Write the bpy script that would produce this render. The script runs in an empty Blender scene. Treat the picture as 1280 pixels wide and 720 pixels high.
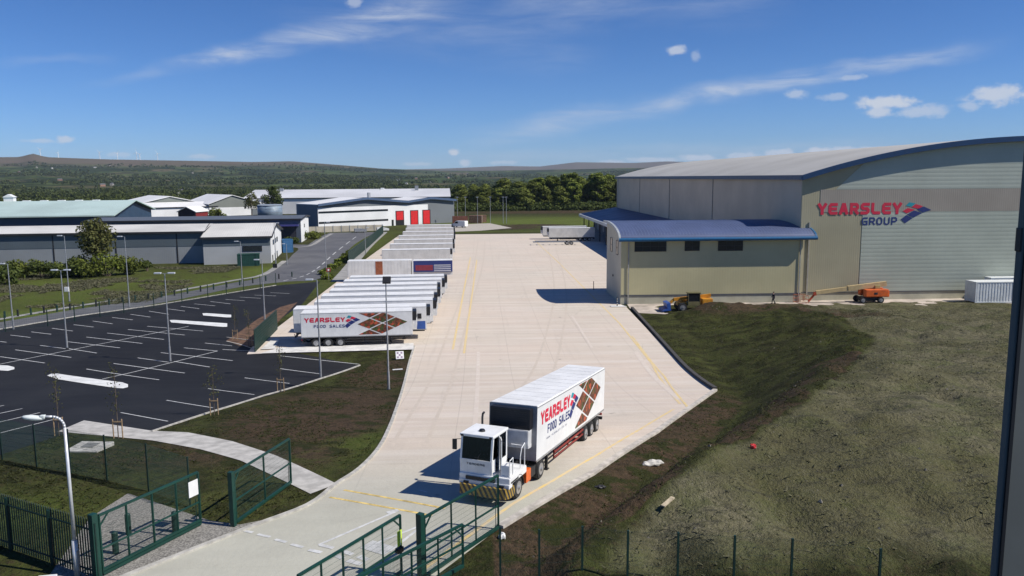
import bpy, bmesh, math, random
import numpy as np
from mathutils import Vector, Matrix
from mathutils.geometry import tessellate_polygon
random.seed(7)
C = bpy.context.scene.collection
SC = bpy.context.scene
# ------------------------------------------------------------------ camera, sky, sun, exposure
F, H = 1000.0, 18.9
PITCH, YAW, ROLL = math.atan(138 / F), -math.atan(40 / F), -0.0065
CR = Matrix.Rotation(YAW, 3, 'Z') @ Matrix.Rotation(math.pi / 2 - PITCH, 3, 'X') @ Matrix.Rotation(ROLL, 3, 'Z')
cam = bpy.data.objects.new('camera', bpy.data.cameras.new('camera'))
cam.matrix_world = Matrix.Translation((0, 0, H)) @ CR.to_4x4()
cam.data.lens = F / 1280 * 36; cam.data.sensor_width = 36
cam.data.clip_start = 0.05; cam.data.clip_end = 40000
C.objects.link(cam); SC.camera = cam

SUN = Vector((1.0, -0.32, 1.08)).normalized()
sl = bpy.data.lights.new('sun', 'SUN'); sl.energy = 5.0; sl.angle = math.radians(0.5); sl.color = (1, 0.955, 0.88)
so = bpy.data.objects.new('sun', sl); so.rotation_euler = SUN.to_track_quat('Z', 'Y').to_euler(); C.objects.link(so)
SC.view_settings.view_transform = 'Standard'; SC.view_settings.look = 'None'
SC.view_settings.gamma = 1; SC.view_settings.exposure = 0.2; SC.view_settings.use_curve_mapping = False
W = bpy.data.worlds.new("World"); SC.world = W; W.use_nodes = True

class NT:
    """small node-tree helper"""
    def __init__(s, t): s.t = t
    def n(s, typ, **k):
        x = s.t.nodes.new(typ)
        for a, b in k.items(): setattr(x, a, b)
        return x
    def l(s, a, b): s.t.links.new(a, b)
    def put(s, sock, v):
        if isinstance(v, bpy.types.NodeSocket): s.l(v, sock)
        else: sock.default_value = v
    def m(s, op, a, b=None, c=None, clamp=False):
        x = s.n('ShaderNodeMath', operation=op, use_clamp=clamp); s.put(x.inputs[0], a)
        if b is not None: s.put(x.inputs[1], b)
        if c is not None: s.put(x.inputs[2], c)
        return x.outputs[0]
    def mix(s, f, a, b, blend='MIX'):
        x = s.n('ShaderNodeMix', data_type='RGBA', blend_type=blend); s.put(x.inputs[0], f)
        s.put(x.inputs[6], a if isinstance(a, bpy.types.NodeSocket) else (*a, 1)); s.put(x.inputs[7], b if isinstance(b, bpy.types.NodeSocket) else (*b, 1))
        return x.outputs[2]
    def ramp(s, v, a, b):
        x = s.n('ShaderNodeMapRange', clamp=True, interpolation_type='SMOOTHSTEP'); s.put(x.inputs[0], v); x.inputs[1].default_value = a; x.inputs[2].default_value = b
        return x.outputs[0]
    def noise(s, vec, scale, detail=4, rough=.55, dist=0):
        x = s.n('ShaderNodeTexNoise'); s.l(vec, x.inputs['Vector']); x.inputs['Scale'].default_value = scale
        x.inputs['Detail'].default_value = detail; x.inputs['Roughness'].default_value = rough; x.inputs['Distortion'].default_value = dist
        return x.outputs['Fac']
    def map(s, vec, scale=(1, 1, 1), loc=(0, 0, 0), rot=(0, 0, 0)):
        x = s.n('ShaderNodeMapping'); s.l(vec, x.inputs[0]); x.inputs['Scale'].default_value = scale
        x.inputs['Location'].default_value = loc; x.inputs['Rotation'].default_value = rot
        return x.outputs[0]

def ray(px, py): return CR @ Vector(((px - 640) / F, -(py - 360) / F, -1.0))
def azel(px, py):
    d = ray(px, py).normalized(); return math.atan2(d.x, d.y), math.asin(d.z)

# --- world: Nishita sky plus thin cirrus streaks and a few small cumulus, laid out by direction in the sky
w = NT(W.node_tree)
for x in list(W.node_tree.nodes): W.node_tree.nodes.remove(x)
sky = w.n('ShaderNodeTexSky', sky_type='NISHITA', sun_disc=False)
sky.sun_elevation = math.asin(SUN.z); sky.sun_rotation = math.atan2(SUN.x, SUN.y)
sky.altitude = 150; sky.air_density = 1.0; sky.dust_density = 0.0; sky.ozone_density = 4.0
tc = w.n('ShaderNodeTexCoord').outputs['Generated']
sx = w.n('ShaderNodeSeparateXYZ'); w.l(tc, sx.inputs[0])
az = w.m('ARCTAN2', sx.outputs[0], sx.outputs[1]); el = w.m('ARCSINE', sx.outputs[2])
cxyz = w.n('ShaderNodeCombineXYZ'); w.l(az, cxyz.inputs[0]); w.l(el, cxyz.inputs[1]); AE = cxyz.outputs[0]
wisp = w.noise(w.map(AE, (5, 32, 1), rot=(0, 0, 0.2)), 1.5, 9, .66, 0.5)
cloud = 0.0
def streak(p0, p1, w0, w1, amp):
    global cloud
    a0, a1 = azel(*p0), azel(*p1); dx, dy = a1[0] - a0[0], a1[1] - a0[1]; L = math.hypot(dx, dy); ux, uy = dx / L, dy / L
    u = w.m('ADD', w.m('MULTIPLY', w.m('SUBTRACT', az, a0[0]), ux / L), w.m('MULTIPLY', w.m('SUBTRACT', el, a0[1]), uy / L))
    v = w.m('ADD', w.m('MULTIPLY', w.m('SUBTRACT', az, a0[0]), -uy), w.m('MULTIPLY', w.m('SUBTRACT', el, a0[1]), ux))
    v = w.m('ADD', v, w.m('MULTIPLY', w.m('SUBTRACT', w.noise(w.map(AE, (8, 14, 1)), 1.3, 3), .5), 0.03))
    wid = w.m('ADD', w.m('MULTIPLY', u, (w1 - w0) / F), w0 / F)
    g = w.ramp(w.m('ABSOLUTE', w.m('DIVIDE', v, wid)), 1.0, 0.0)
    g = w.m('MULTIPLY', g, w.m('MULTIPLY', w.ramp(u, -.05, .3), w.ramp(u, 1.05, .75)))
    g = w.m('MULTIPLY', g, w.m('MULTIPLY', w.ramp(wisp, .22, .92), amp))
    cloud = w.m('ADD', cloud, g)
streak((105, 108), (600, -12), 7, 36, .78)
streak((150, 88), (460, 38), 5, 20, .32)
streak((570, 178), (1010, 92), 22, 18, .8)
streak((800, 128), (1260, 52), 12, 14, .55)
streak((860, 125), (1230, 60), 8, 13, .45)
streak((330, 5), (760, 62), 34, 60, .26)
streak((590, -5), (1000, -25), 50, 60, .4)
streak((-20, 82), (150, 70), 6, 8, .3)
streak((500, 200), (1150, 176), 10, 16, .35)
puffn = w.noise(w.map(AE, (55, 80, 1)), 1.2, 6, .62)
def puff(px, py, rx, ry, amp):
    global cloud
    a, e = azel(px, py)
    X = w.m('MULTIPLY', w.m('SUBTRACT', az, a), F / rx); Y = w.m('MULTIPLY', w.m('SUBTRACT', el, e), F / ry)
    r = w.m('SQRT', w.m('ADD', w.m('MULTIPLY', X, X), w.m('MULTIPLY', Y, Y)))
    g = w.m('MULTIPLY', w.ramp(w.m('ADD', r, w.m('MULTIPLY', w.m('SUBTRACT', puffn, .5), 1.9)), 1.15, .35), amp)
    cloud = w.m('MAXIMUM', cloud, g)
for p in [(1108, 128, 34, 9, .95), (1100, 140, 16, 7, .8), (1156, 139, 30, 8, .6), (1246, 119, 30, 12, .85), (1212, 133, 12, 6, .5), (995, 118, 15, 6, .55),
          (1045, 121, 18, 5, .45), (1064, 97, 18, 4, .5), (846, 63, 13, 6, .7), (870, 70, 6, 9, .35), (568, 190, 8, 5, .9), (581, 203, 8, 5, .7), (80, 174, 10, 5, .7),
          (48, 176, 18, 3, .5), (442, 3, 12, 7, .5), (150, 193, 14, 3, .4), (250, 196, 18, 3, .5), (520, 205, 20, 3, .5), (815, 200, 40, 4, .6), (765, 203, 24, 4, .6),
          (870, 197, 26, 5, .75), (930, 195, 25, 5, .7), (975, 191, 22, 6, .8), (1022, 189, 20, 6, .95), (1055, 187, 16, 5, .8), (1090, 186, 18, 4, .7), (900, 202, 50, 5, .5), (630, 203, 20, 3, .5)]:
    puff(*p)
cloud = w.m('MINIMUM', cloud, .95)
hs = w.n('ShaderNodeHueSaturation'); hs.inputs['Saturation'].default_value = 1.08; w.l(sky.outputs[0], hs.inputs['Color'])
skyc = w.mix(1.0, hs.outputs[0], w.mix(w.ramp(el, -.02, .22), (.45, .69, 1.17), (.37, .585, .94)), 'MULTIPLY')
skc = w.mix(cloud, skyc, (6.2, 6.7, 7.6))
bg = w.n('ShaderNodeBackground'); bg.inputs[1].default_value = 0.085; w.l(skc, bg.inputs[0])
wo = w.n('ShaderNodeOutputWorld'); w.l(bg.outputs[0], wo.inputs[0])

# ------------------------------------------------------------------ the lie of the land
def sstep(t): t = max(0., min(1., t)); return t * t * (3 - 2 * t)
def prof(y): return 3.8 * (1 - sstep((y - 34) / 46))       # the entrance ramp falls from the gates to the yard
def Hm(y): return float(np.interp(y, [20, 28, 33, 45, 60, 75, 90, 103, 112, 117], [.9, 1.0, 1.6, 2.6, 3.7, 3.6, 2.6, 1.0, .25, 0]))
def at(px, py, z=None):
    """ground (or height z) point seen in the photograph at px, py"""
    d = ray(px, py)
    if z is not None:
        t = (z - H) / d.z; return Vector((d.x * t, d.y * t, z))
    lo, hi = 5, 8000
    for _ in range(50):
        m = (lo + hi) / 2
        if H + d.z * m - prof(d.y * m) > 0: lo = m
        else: hi = m
    return Vector((d.x * lo, d.y * lo, H + d.z * lo))
def at_plateau(px, py):
    d = ray(px, py); lo, hi = 5, 800
    for _ in range(50):
        m = (lo + hi) / 2
        if H + d.z * m - prof(d.y * m) - Hm(d.y * m) > 0: lo = m
        else: hi = m
    return (d.x * lo, d.y * lo)
toe_px = [(846, 393), (868, 425), (905, 465), (930, 500), (893, 540), (830, 585), (765, 628), (700, 672), (650, 712)]
crest_px = [(905, 385), (985, 388), (1055, 398), (1092, 424), (1065, 458), (1010, 500), (925, 545), (850, 596), (775, 645), (712, 712)]
TOE = [tuple(at(*p)[:2]) for p in toe_px]; CREST = [at_plateau(*p) for p in crest_px]
TOE = [(21.5, 116.5), (22.5, 113.0)] + TOE + [(3.0, 24), (2, 12)]; CREST = [(40, 118)] + CREST + [(6.5, 24), (6, 12)]
def segd(P, X, Y):
    best = np.full(X.shape, 1e9)
    for (x0, y0), (x1, y1) in zip(P[:-1], P[1:]):
        dx, dy = x1 - x0, y1 - y0; t = np.clip(((X - x0) * dx + (Y - y0) * dy) / (dx * dx + dy * dy), 0, 1)
        best = np.minimum(best, np.hypot(X - x0 - t * dx, Y - y0 - t * dy))
    return best
def inside(poly, X, Y):
    r = np.zeros(X.shape, bool); n = len(poly)
    for i in range(n):
        x0, y0 = poly[i]; x1, y1 = poly[(i + 1) % n]
        if y0 == y1: continue
        c = ((y0 > Y) != (y1 > Y)) & (X < (x1 - x0) * (Y - y0) / (y1 - y0) + x0); r ^= c
    return r
POLY_TOE = TOE + [(400, 12), (400, 116.5)]; POLY_CREST = CREST + [(400, 12), (400, 118)]
rng = np.random.default_rng(3)
def vnoise(X, Y, s, seed):
    r = np.random.default_rng(seed).random((128, 128)); x = X / s; y = Y / s
    xi = np.floor(x).astype(int); yi = np.floor(y).astype(int); fx = x - xi; fy = y - yi
    fx = fx * fx * (3 - 2 * fx); fy = fy * fy * (3 - 2 * fy); g = lambda a, b: r[a % 128, b % 128]
    return (g(xi, yi) * (1 - fx) + g(xi + 1, yi) * fx) * (1 - fy) + (g(xi, yi + 1) * (1 - fx) + g(xi + 1, yi + 1) * fx) * fy - .5
def terrain(X, Y):
    X = np.asarray(X, float); Y = np.asarray(Y, float)
    t = np.clip((Y - 34) / 46, 0, 1); z = 3.8 * (1 - t * t * (3 - 2 * t))
    dt = segd(TOE, X, Y); dc = segd(CREST, X, Y); it = inside(POLY_TOE, X, Y); ic = inside(POLY_CREST, X, Y)
    k = np.where(ic, 1.0, np.where(it, dt / (dt + dc + 1e-6), 0.0)); k = k * k * (3 - 2 * k)
    hm = np.interp(Y, [20, 28, 33, 45, 60, 75, 90, 103, 112, 117], [.9, 1.0, 1.6, 2.6, 3.7, 3.6, 2.6, 1.0, .25, 0])
    rough = (vnoise(X, Y, 7.3, 9) * .35 + vnoise(X, Y, 3.1, 1) * .4 + vnoise(X, Y, 1.4, 2) * .33 + vnoise(X, Y, .8, 5) * .2) * np.clip(dt / 2, 0, 1) * it * np.clip((117 - Y) / 8, 0, 1)
    dip = -.35 * np.exp(-(dt / 1.2) ** 2) * np.clip((105 - Y) / 20, 0, 1) * (Y > 30)
    heap = 1.5 * np.exp(-((X - 32.0) / 5.5) ** 2 - ((Y - 105.5) / 3.0) ** 2) * it + .8 * np.exp(-((X - 41) / 6) ** 2 - ((Y - 106) / 3) ** 2) * it
    return z + heap + hm * k + rough * (.5 + k) + dip * np.clip(dt * 0 + 1, 0, 1)
def tz(x, y): return float(terrain(np.array([x]), np.array([y]))[0])

# ------------------------------------------------------------------ materials
MATS = {}
def mat(name, col, rough=.6, metal=0., var=.12, scale=1.5, col2=None, dirt=0., rib=None, bump=0., bscale=30., emit=None, spec=None, per_obj=0.):
    """procedural paint / metal / cloth: base colour varied by two scales of noise, optional dirt, ribs or grain"""
    if name in MATS: return MATS[name]
    m = bpy.data.materials.new(name); m.use_nodes = True; t = NT(m.node_tree); MATS[name] = m
    b = m.node_tree.nodes['Principled BSDF']; tcn = t.n('ShaderNodeTexCoord'); oc = tcn.outputs['Object']
    n1 = t.noise(oc, scale, 5, .6); n2 = t.noise(oc, scale * 7, 3, .6)
    c2 = col2 if col2 else tuple(min(1, c * (1 - var * 1.6)) for c in col); c1 = col if col2 else tuple(min(1, c * (1 + var * .6)) for c in col)
    c = t.mix(t.ramp(n1, .32, .68), c1, c2)
    c = t.mix(t.m('MULTIPLY', n2, var), c, tuple(x * .55 for x in col))
    if dirt:
        st = t.noise(t.map(oc, (3, 3, .35)), 2.2, 5, .65); c = t.mix(t.m('MULTIPLY', t.ramp(st, .5, .8), dirt), c, (.16, .14, .11))
    if per_obj:
        oi = t.n('ShaderNodeObjectInfo'); c = t.mix(t.m('MULTIPLY', oi.outputs['Random'], per_obj), c, tuple(x * .35 for x in col))
    t.l(c, b.inputs['Base Color']); b.inputs['Roughness'].default_value = rough; b.inputs['Metallic'].default_value = metal
    t.l(t.m('ADD', t.m('MULTIPLY', n1, .2), rough - .1, clamp=True), b.inputs['Roughness'])
    if spec is not None: b.inputs['Specular IOR Level'].default_value = spec
    hh = None
    if rib:
        ax, per, strength = rib; s = t.n('ShaderNodeSeparateXYZ'); t.l(oc, s.inputs[0])
        hh = t.m('MULTIPLY', t.m('ABSOLUTE', t.m('SINE', t.m('MULTIPLY', s.outputs[ax], math.pi / per))), strength)
    if bump:
        nb = t.m('MULTIPLY', t.noise(oc, bscale, 4, .6), bump); hh = nb if hh is None else t.m('ADD', hh, nb)
    if hh is not None:
        bp = t.n('ShaderNodeBump'); bp.inputs['Distance'].default_value = 1.0; bp.inputs['Strength'].default_value = 1.0; t.l(hh, bp.inputs['Height']); t.l(bp.outputs[0], b.inputs['Normal'])
    if emit: b.inputs['Emission Color'].default_value = (*emit, 1); b.inputs['Emission Strength'].default_value = 1
    return m
def glassy(name, col=(.02, .025, .03)):
    if name in MATS: return MATS[name]
    m = mat(name, col, .12, 0, .1); return m

WHITE = mat('white_paint', (.76, .76, .74), .38, 0, .06, .8, dirt=.16, per_obj=.06)
WHITE2 = mat('aged_white_paint', (.68, .67, .64), .5, 0, .08, .6, dirt=.35, rib=(0, .6, .01))
ROOFW = mat('trailer_roof', (.78, .775, .75), .5, 0, .08, .5, dirt=.4, per_obj=.10)
BLACK = mat('black_plastic', (.012, .012, .014), .5, 0, .2)
DARK = mat('dark_steel', (.035, .035, .038), .55, .3, .2)
RUBBER = mat('rubber', (.022, .022, .023), .85, 0, .2)
RIM = mat('rim_steel', (.42, .42, .42), .4, .6, .2)
RED = mat('red_paint', (.60, .03, .03), .42, 0, .1)
REDL = mat('red_lettering', (.62, .02, .055), .5, 0, .05)
NAVY = mat('navy_lettering', (.02, .035, .16), .5, 0, .05)
TEAL = mat('teal_lettering', (.02, .30, .36), .5, 0, .05)
BLUE = mat('blue_paint', (.03, .09, .33), .45, 0, .1)
ORANGE = mat('orange_paint', (.70, .13, .02), .45, 0, .15)
YELLOW = mat('yellow_paint', (.66, .28, .02), .45, 0, .2)
GLASS = glassy('dark_glass')
GALV = mat('galvanised_steel', (.38, .39, .40), .45, .5, .15, 6)
LAMPH = mat('lamp_housing', (.62, .64, .65), .4, .2, .1)
GREEN = mat('green_fence_paint', (.006, .045, .032), .5, 0, .15)
DGREEN = mat('dark_green_paint', (.006, .03, .022), .55, 0, .15)
SKIN = mat('skin', (.55, .34, .25), .6); HIVIS = mat('hivis_cloth', (.62, .85, .05), .8); NAVYC = mat('dark_cloth', (.02, .022, .035), .9); HAIR = mat('hair', (.03, .02, .012), .8)
WOOD = mat('timber', (.36, .25, .14), .8, 0, .25, 6, bump=.01)
BARK = mat('bark', (.12, .09, .065), .9, 0, .3, 5, bump=.02)
def leafmat(name, a, b, var=.5):
    m = bpy.data.materials.new(name); m.use_nodes = True; t = NT(m.node_tree); bs = m.node_tree.nodes['Principled BSDF']
    g = t.n('ShaderNodeNewGeometry'); tcn = t.n('ShaderNodeTexCoord'); oi = t.n('ShaderNodeObjectInfo')
    n = t.noise(tcn.outputs['Object'], .45, 3); r = t.m('ADD', t.m('MULTIPLY', g.outputs['Random Per Island'], .6), t.m('MULTIPLY', n, .55))
    c = t.mix(t.ramp(r, .25, .95), a, b); c = t.mix(t.m('MULTIPLY', oi.outputs['Random'], var), c, tuple(x * .45 for x in a))
    t.l(c, bs.inputs['Base Color']); bs.inputs['Roughness'].default_value = .75; bs.inputs['Specular IOR Level'].default_value = .2
    tr = t.n('ShaderNodeBsdfTranslucent'); t.l(c, tr.inputs[0]); ms = t.n('ShaderNodeMixShader'); ms.inputs[0].default_value = .3
    t.l(bs.outputs[0], ms.inputs[1]); t.l(tr.outputs[0], ms.inputs[2]); t.l(ms.outputs[0], m.node_tree.nodes['Material Output'].inputs[0])
    return m
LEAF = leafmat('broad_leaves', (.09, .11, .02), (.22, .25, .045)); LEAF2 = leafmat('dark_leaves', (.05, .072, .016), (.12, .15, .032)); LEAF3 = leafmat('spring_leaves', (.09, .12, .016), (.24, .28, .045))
LEAFR = leafmat('sparse_leaves', (.08, .08, .025), (.14, .15, .045))

def finish(name, bm, m, parent=None, smooth=False):
    me = bpy.data.meshes.new(name); bm.normal_update(); bm.to_mesh(me); bm.free()
    for x in (m if isinstance(m, (list, tuple)) else [m]): me.materials.append(x)
    if smooth: me.polygons.foreach_set('use_smooth', [True] * len(me.polygons))
    o = bpy.data.objects.new(name, me); C.objects.link(o)
    if parent is not None: o.parent = parent
    return o
def tag(o, label, cat, group=None, kind=None):
    o['label'] = label; o['category'] = cat
    if group: o['group'] = group
    if kind: o['kind'] = kind
    return o
def struct(o, kind='structure'): o['kind'] = kind; return o
def thing(name, label, cat, loc=(0, 0, 0), rz=0, group=None, rx=0, ry=0):
    o = bpy.data.objects.new(name, None); C.objects.link(o); o.location = loc; o.rotation_euler = (rx, ry, rz); o.empty_display_size = .5
    return tag(o, label, cat, group)
def kids(o): return [c for c in bpy.data.objects if c.parent == o]
def dup(o, loc, rz=None, label=None, scale=None, ry=None, tree=None):
    def cp(a, p):
        c = a.copy(); C.objects.link(c)
        if p: c.parent = p
        for ch in kids(a): cp(ch, c)
        return c
    r = cp(o, None); r.location = loc
    if rz is not None: r.rotation_euler = (r.rotation_euler[0], r.rotation_euler[1] if ry is None else ry, rz)
    if label: r['label'] = label
    if scale is not None: r.scale = scale if hasattr(scale, '__len__') else (scale,) * 3
    return r
def bx(bm, x0, x1, y0, y1, z0, z1, mi=0, M=None, bev=0):
    r = bmesh.ops.create_cube(bm, size=1); vs = r['verts']
    T = Matrix.Translation(((x0 + x1) / 2, (y0 + y1) / 2, (z0 + z1) / 2)) @ Matrix.Diagonal((abs(x1 - x0), abs(y1 - y0), abs(z1 - z0), 1))
    if M is not None: T = M @ T
    bmesh.ops.transform(bm, matrix=T, verts=vs)
    fs = {f for v in vs for f in v.link_faces}
    for f in fs: f.material_index = mi
    if bev:
        es = list({e for f in fs for e in f.edges}); rr = bmesh.ops.bevel(bm, geom=es, offset=bev, segments=2, affect='EDGES', profile=.7)
        for f in rr['faces']: f.material_index = mi
def box(name, dims, m, parent=None, bev=0):
    bm = bmesh.new(); bx(bm, *dims, bev=bev); return finish(name, bm, m, parent)
def cyl(bm, p0, p1, r0, r1=None, seg=10, mi=0, caps=True):
    r1 = r0 if r1 is None else r1; p0 = Vector(p0); p1 = Vector(p1); d = p1 - p0
    q = d.to_track_quat('Z', 'Y').to_matrix().to_4x4()
    r = bmesh.ops.create_cone(bm, cap_ends=caps, segments=seg, radius1=r0, radius2=r1, depth=d.length)
    bmesh.ops.transform(bm, matrix=Matrix.Translation((p0 + p1) / 2) @ q, verts=r['verts'])
    for v in r['verts']:
        for f in v.link_faces: f.material_index = mi
def bar(bm, p0, p1, w, h=None, mi=0):
    p0 = Vector(p0); p1 = Vector(p1); d = p1 - p0; h = h or w
    q = d.to_track_quat('X', 'Z').to_matrix().to_4x4()
    bx(bm, -d.length / 2, d.length / 2, -w / 2, w / 2, -h / 2, h / 2, mi, Matrix.Translation((p0 + p1) / 2) @ q)
def tube(bm, pts, r, seg=8):
    for a, b in zip(pts[:-1], pts[1:]): cyl(bm, a, b, r, seg=seg)
def prism(bm, pts, y0, y1, mi=0, M=None):
    """extrude an x,z outline from y0 to y1"""
    a = [bm.verts.new((x, y0, z)) for x, z in pts]; b = [bm.verts.new((x, y1, z)) for x, z in pts]; n = len(pts)
    fs = [bm.faces.new(a), bm.faces.new(b[::-1])] + [bm.faces.new((a[i], b[i], b[(i + 1) % n], a[(i + 1) % n])) for i in range(n)]
    for f in fs: f.material_index = mi
    if M is not None: bmesh.ops.transform(bm, matrix=M, verts=a + b)
    bmesh.ops.recalc_face_normals(bm, faces=fs)
GL_ = {'Y': [[(0, 1), (.5, .42), (1, 1)], [(.5, .42), (.5, 0)]], 'E': [[(1, 1), (.2, 1), (0, .82), (0, .18), (.2, 0), (1, 0)], [(0, .5), (.9, .5)]], 'A': [[(0, 0), (.4, 1), (.6, 1), (1, 0)], [(.2, .28), (.8, .28)]],
       'R': [[(0, 0), (0, 1), (.8, 1), (1, .85), (1, .6), (.8, .44), (0, .44)], [(.5, .44), (1, 0)]], 'S': [[(1, 1), (.2, 1), (0, .86), (0, .64), (.2, .5), (.8, .5), (1, .36), (1, .14), (.8, 0), (0, 0)]], 'L': [[(0, 1), (0, .2), (.2, 0), (1, 0)]],
       'G': [[(1, 1), (.25, 1), (0, .78), (0, .22), (.25, 0), (1, 0), (1, .48), (.5, .48)]], 'O': [[(.5, 0), (.75, 0), (1, .22), (1, .78), (.75, 1), (.25, 1), (0, .78), (0, .22), (.25, 0), (.5, 0)]], 'U': [[(0, 1), (0, .22), (.25, 0), (.75, 0), (1, .22), (1, 1)]],
       'P': [[(0, 0), (0, 1), (.8, 1), (1, .85), (1, .56), (.8, .42), (0, .42)]], 'F': [[(1, 1), (0, 1), (0, 0)], [(0, .5), (.85, .5)]], 'D': [[(0, 0), (0, 1), (.7, 1), (1, .75), (1, .25), (.7, 0), (0, 0)]], 'C': [[(1, 1), (.25, 1), (0, .78), (0, .22), (.25, 0), (1, 0)]],
       'I': [[(.5, 0), (.5, 1)]], 'B': [[(0, 0), (0, 1), (.8, 1), (1, .8), (.8, .52), (1, .25), (.8, 0), (0, 0)]], 'T': [[(0, 1), (1, 1)], [(.5, 1), (.5, 0)]], 'W': [[(0, 1), (.25, 0), (.5, .8), (.75, 0), (1, 1)]], '.': [[(.4, 0), (.6, 0)]], 'K': [[(0, 0), (0, 1)], [(1, 1), (.1, .5), (1, 0)]]}
def text(name, s, size_h, width, m, parent, M, bold=0., shear=0.):
    """square stroke lettering as thin raised mesh: cap height size_h, overall width"""
    bm = bmesh.new(); n = len(s); gap = .17 if bold > .02 else .24; cw = width / (n + gap * (n - 1)); st = size_h * (.26 if bold > .02 else .185 if bold > .005 else .13); hw = st / 2; lv = 0
    for k, ch in enumerate(s.upper()):
        x0 = k * cw * (1 + gap); lv = 0
        for pl in GL_.get(ch, []):
            P = [Vector((x0 + hw + p[0] * (cw - st), hw + p[1] * (size_h - st))) for p in pl]; z = .006 + .0007 * (lv % 2); lv += 1; a_, b_ = [], []
            for i, p in enumerate(P):
                d0 = (P[i] - P[i - 1]).normalized() if i else (P[1] - P[0]).normalized(); d1 = (P[i + 1] - P[i]).normalized() if i < len(P) - 1 else d0
                if i == 0 and (P[0] - P[-1]).length < 1e-6: d0 = (P[-1] - P[-2]).normalized()
                if i == len(P) - 1 and (P[0] - P[-1]).length < 1e-6: d1 = (P[1] - P[0]).normalized()
                n0 = Vector((-d0.y, d0.x)); n1 = Vector((-d1.y, d1.x)); mm = (n0 + n1).normalized(); k_ = hw / max(.45, mm.dot(n0)); q = p.copy()
                if i == 0 and (P[0] - P[-1]).length > 1e-6: q -= d1 * hw
                if i == len(P) - 1 and (P[0] - P[-1]).length > 1e-6: q += d0 * hw
                a_.append((q + mm * k_)); b_.append((q - mm * k_))
            va = [bm.verts.new((*v, z + .0012 * q_)) for q_, v in enumerate(a_)]; vb = [bm.verts.new((*v, z + .0012 * q_)) for q_, v in enumerate(b_)]; wa = [bm.verts.new((*v, 0)) for v in a_]; wb = [bm.verts.new((*v, 0)) for v in b_]
            for i in range(len(P) - 1): bm.faces.new((va[i], va[i + 1], vb[i + 1], vb[i])); bm.faces.new((va[i], wa[i], wa[i + 1], va[i + 1])); bm.faces.new((vb[i], vb[i + 1], wb[i + 1], wb[i]))
    bmesh.ops.transform(bm, matrix=M, verts=bm.verts); bmesh.ops.recalc_face_normals(bm, faces=bm.faces); return finish(name, bm, m, parent)
def plate(name, polys, m, parent, M, th=.02):
    """flat shapes given in the local XY plane, raised by th"""
    bm = bmesh.new()
    for p in polys:
        a = [bm.verts.new((x, y, 0)) for x, y in p]; b = [bm.verts.new((x, y, th)) for x, y in p]; n = len(p)
        bm.faces.new(b); bm.faces.new(a[::-1])
        for i in range(n): bm.faces.new((a[i], a[(i + 1) % n], b[(i + 1) % n], b[i]))
    bmesh.ops.transform(bm, matrix=M, verts=bm.verts); bmesh.ops.recalc_face_normals(bm, faces=bm.faces); return finish(name, bm, m, parent)

# ------------------------------------------------------------------ draped sheets
def drape(name, poly, m, off, step=1.0, kind='structure', extra=None):
    bm = bmesh.new(); ps = poly if isinstance(poly[0][0], (list, tuple, Vector)) else [poly]
    for pi_, p in enumerate(ps):
        v = [bm.verts.new((q[0], q[1], .0008 * (pi_ % 7) if len(ps) > 1 else 0)) for q in p]
        for t in tessellate_polygon([[Vector((q[0], q[1], 0)) for q in p]]):
            try: bm.faces.new([v[i] for i in t])
            except ValueError: pass
    ys = [v.co.y for v in bm.verts]; y0 = math.floor(min(ys)); y1 = min(math.ceil(max(ys)), 82)
    y = y0
    while y < y1:
        bmesh.ops.bisect_plane(bm, geom=bm.verts[:] + bm.edges[:] + bm.faces[:], plane_co=(0, y, 0), plane_no=(0, 1, 0), dist=1e-5); y += step
    for v in bm.verts: v.co.z += prof(v.co.y) + off
    bm.normal_update()
    for f in bm.faces:
        if f.normal.z < 0: f.normal_flip()
    o = finish(name, bm, m); o['kind'] = kind; return o
def line_poly(a, b, wid):
    a = Vector(a[:2]); b = Vector(b[:2]); d = (b - a).normalized(); n = Vector((-d.y, d.x)) * wid / 2
    return [tuple(a + n), tuple(a - n), tuple(b - n), tuple(b + n)]
def path_polys(pts, wid):
    out = []
    for i in range(len(pts) - 1):
        a = Vector(pts[i][:2]); b = Vector(pts[i + 1][:2])
        def nn(j):
            p = Vector(pts[max(0, j - 1)][:2]); q = Vector(pts[min(len(pts) - 1, j + 1)][:2]); d = (q - p).normalized(); return Vector((-d.y, d.x)) * wid / 2
        out.append([tuple(a + nn(i)), tuple(a - nn(i)), tuple(b - nn(i + 1)), tuple(b + nn(i + 1))])
    return out
def smooth_pts(pts, n=5):
    P = [Vector(p[:2]) for p in pts]; P = [2 * P[0] - P[1]] + P + [2 * P[-1] - P[-2]]; out = []
    for i in range(1, len(P) - 2):
        for k in range(n):
            t = k / n; a, b, c, d = P[i - 1:i + 3]
            out.append(tuple(.5 * ((2 * b) + (c - a) * t + (2 * a - 5 * b + 4 * c - d) * t * t + (3 * b - a - 3 * c + d) * t ** 3)))
    out.append(tuple(P[-2])); return out
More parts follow.
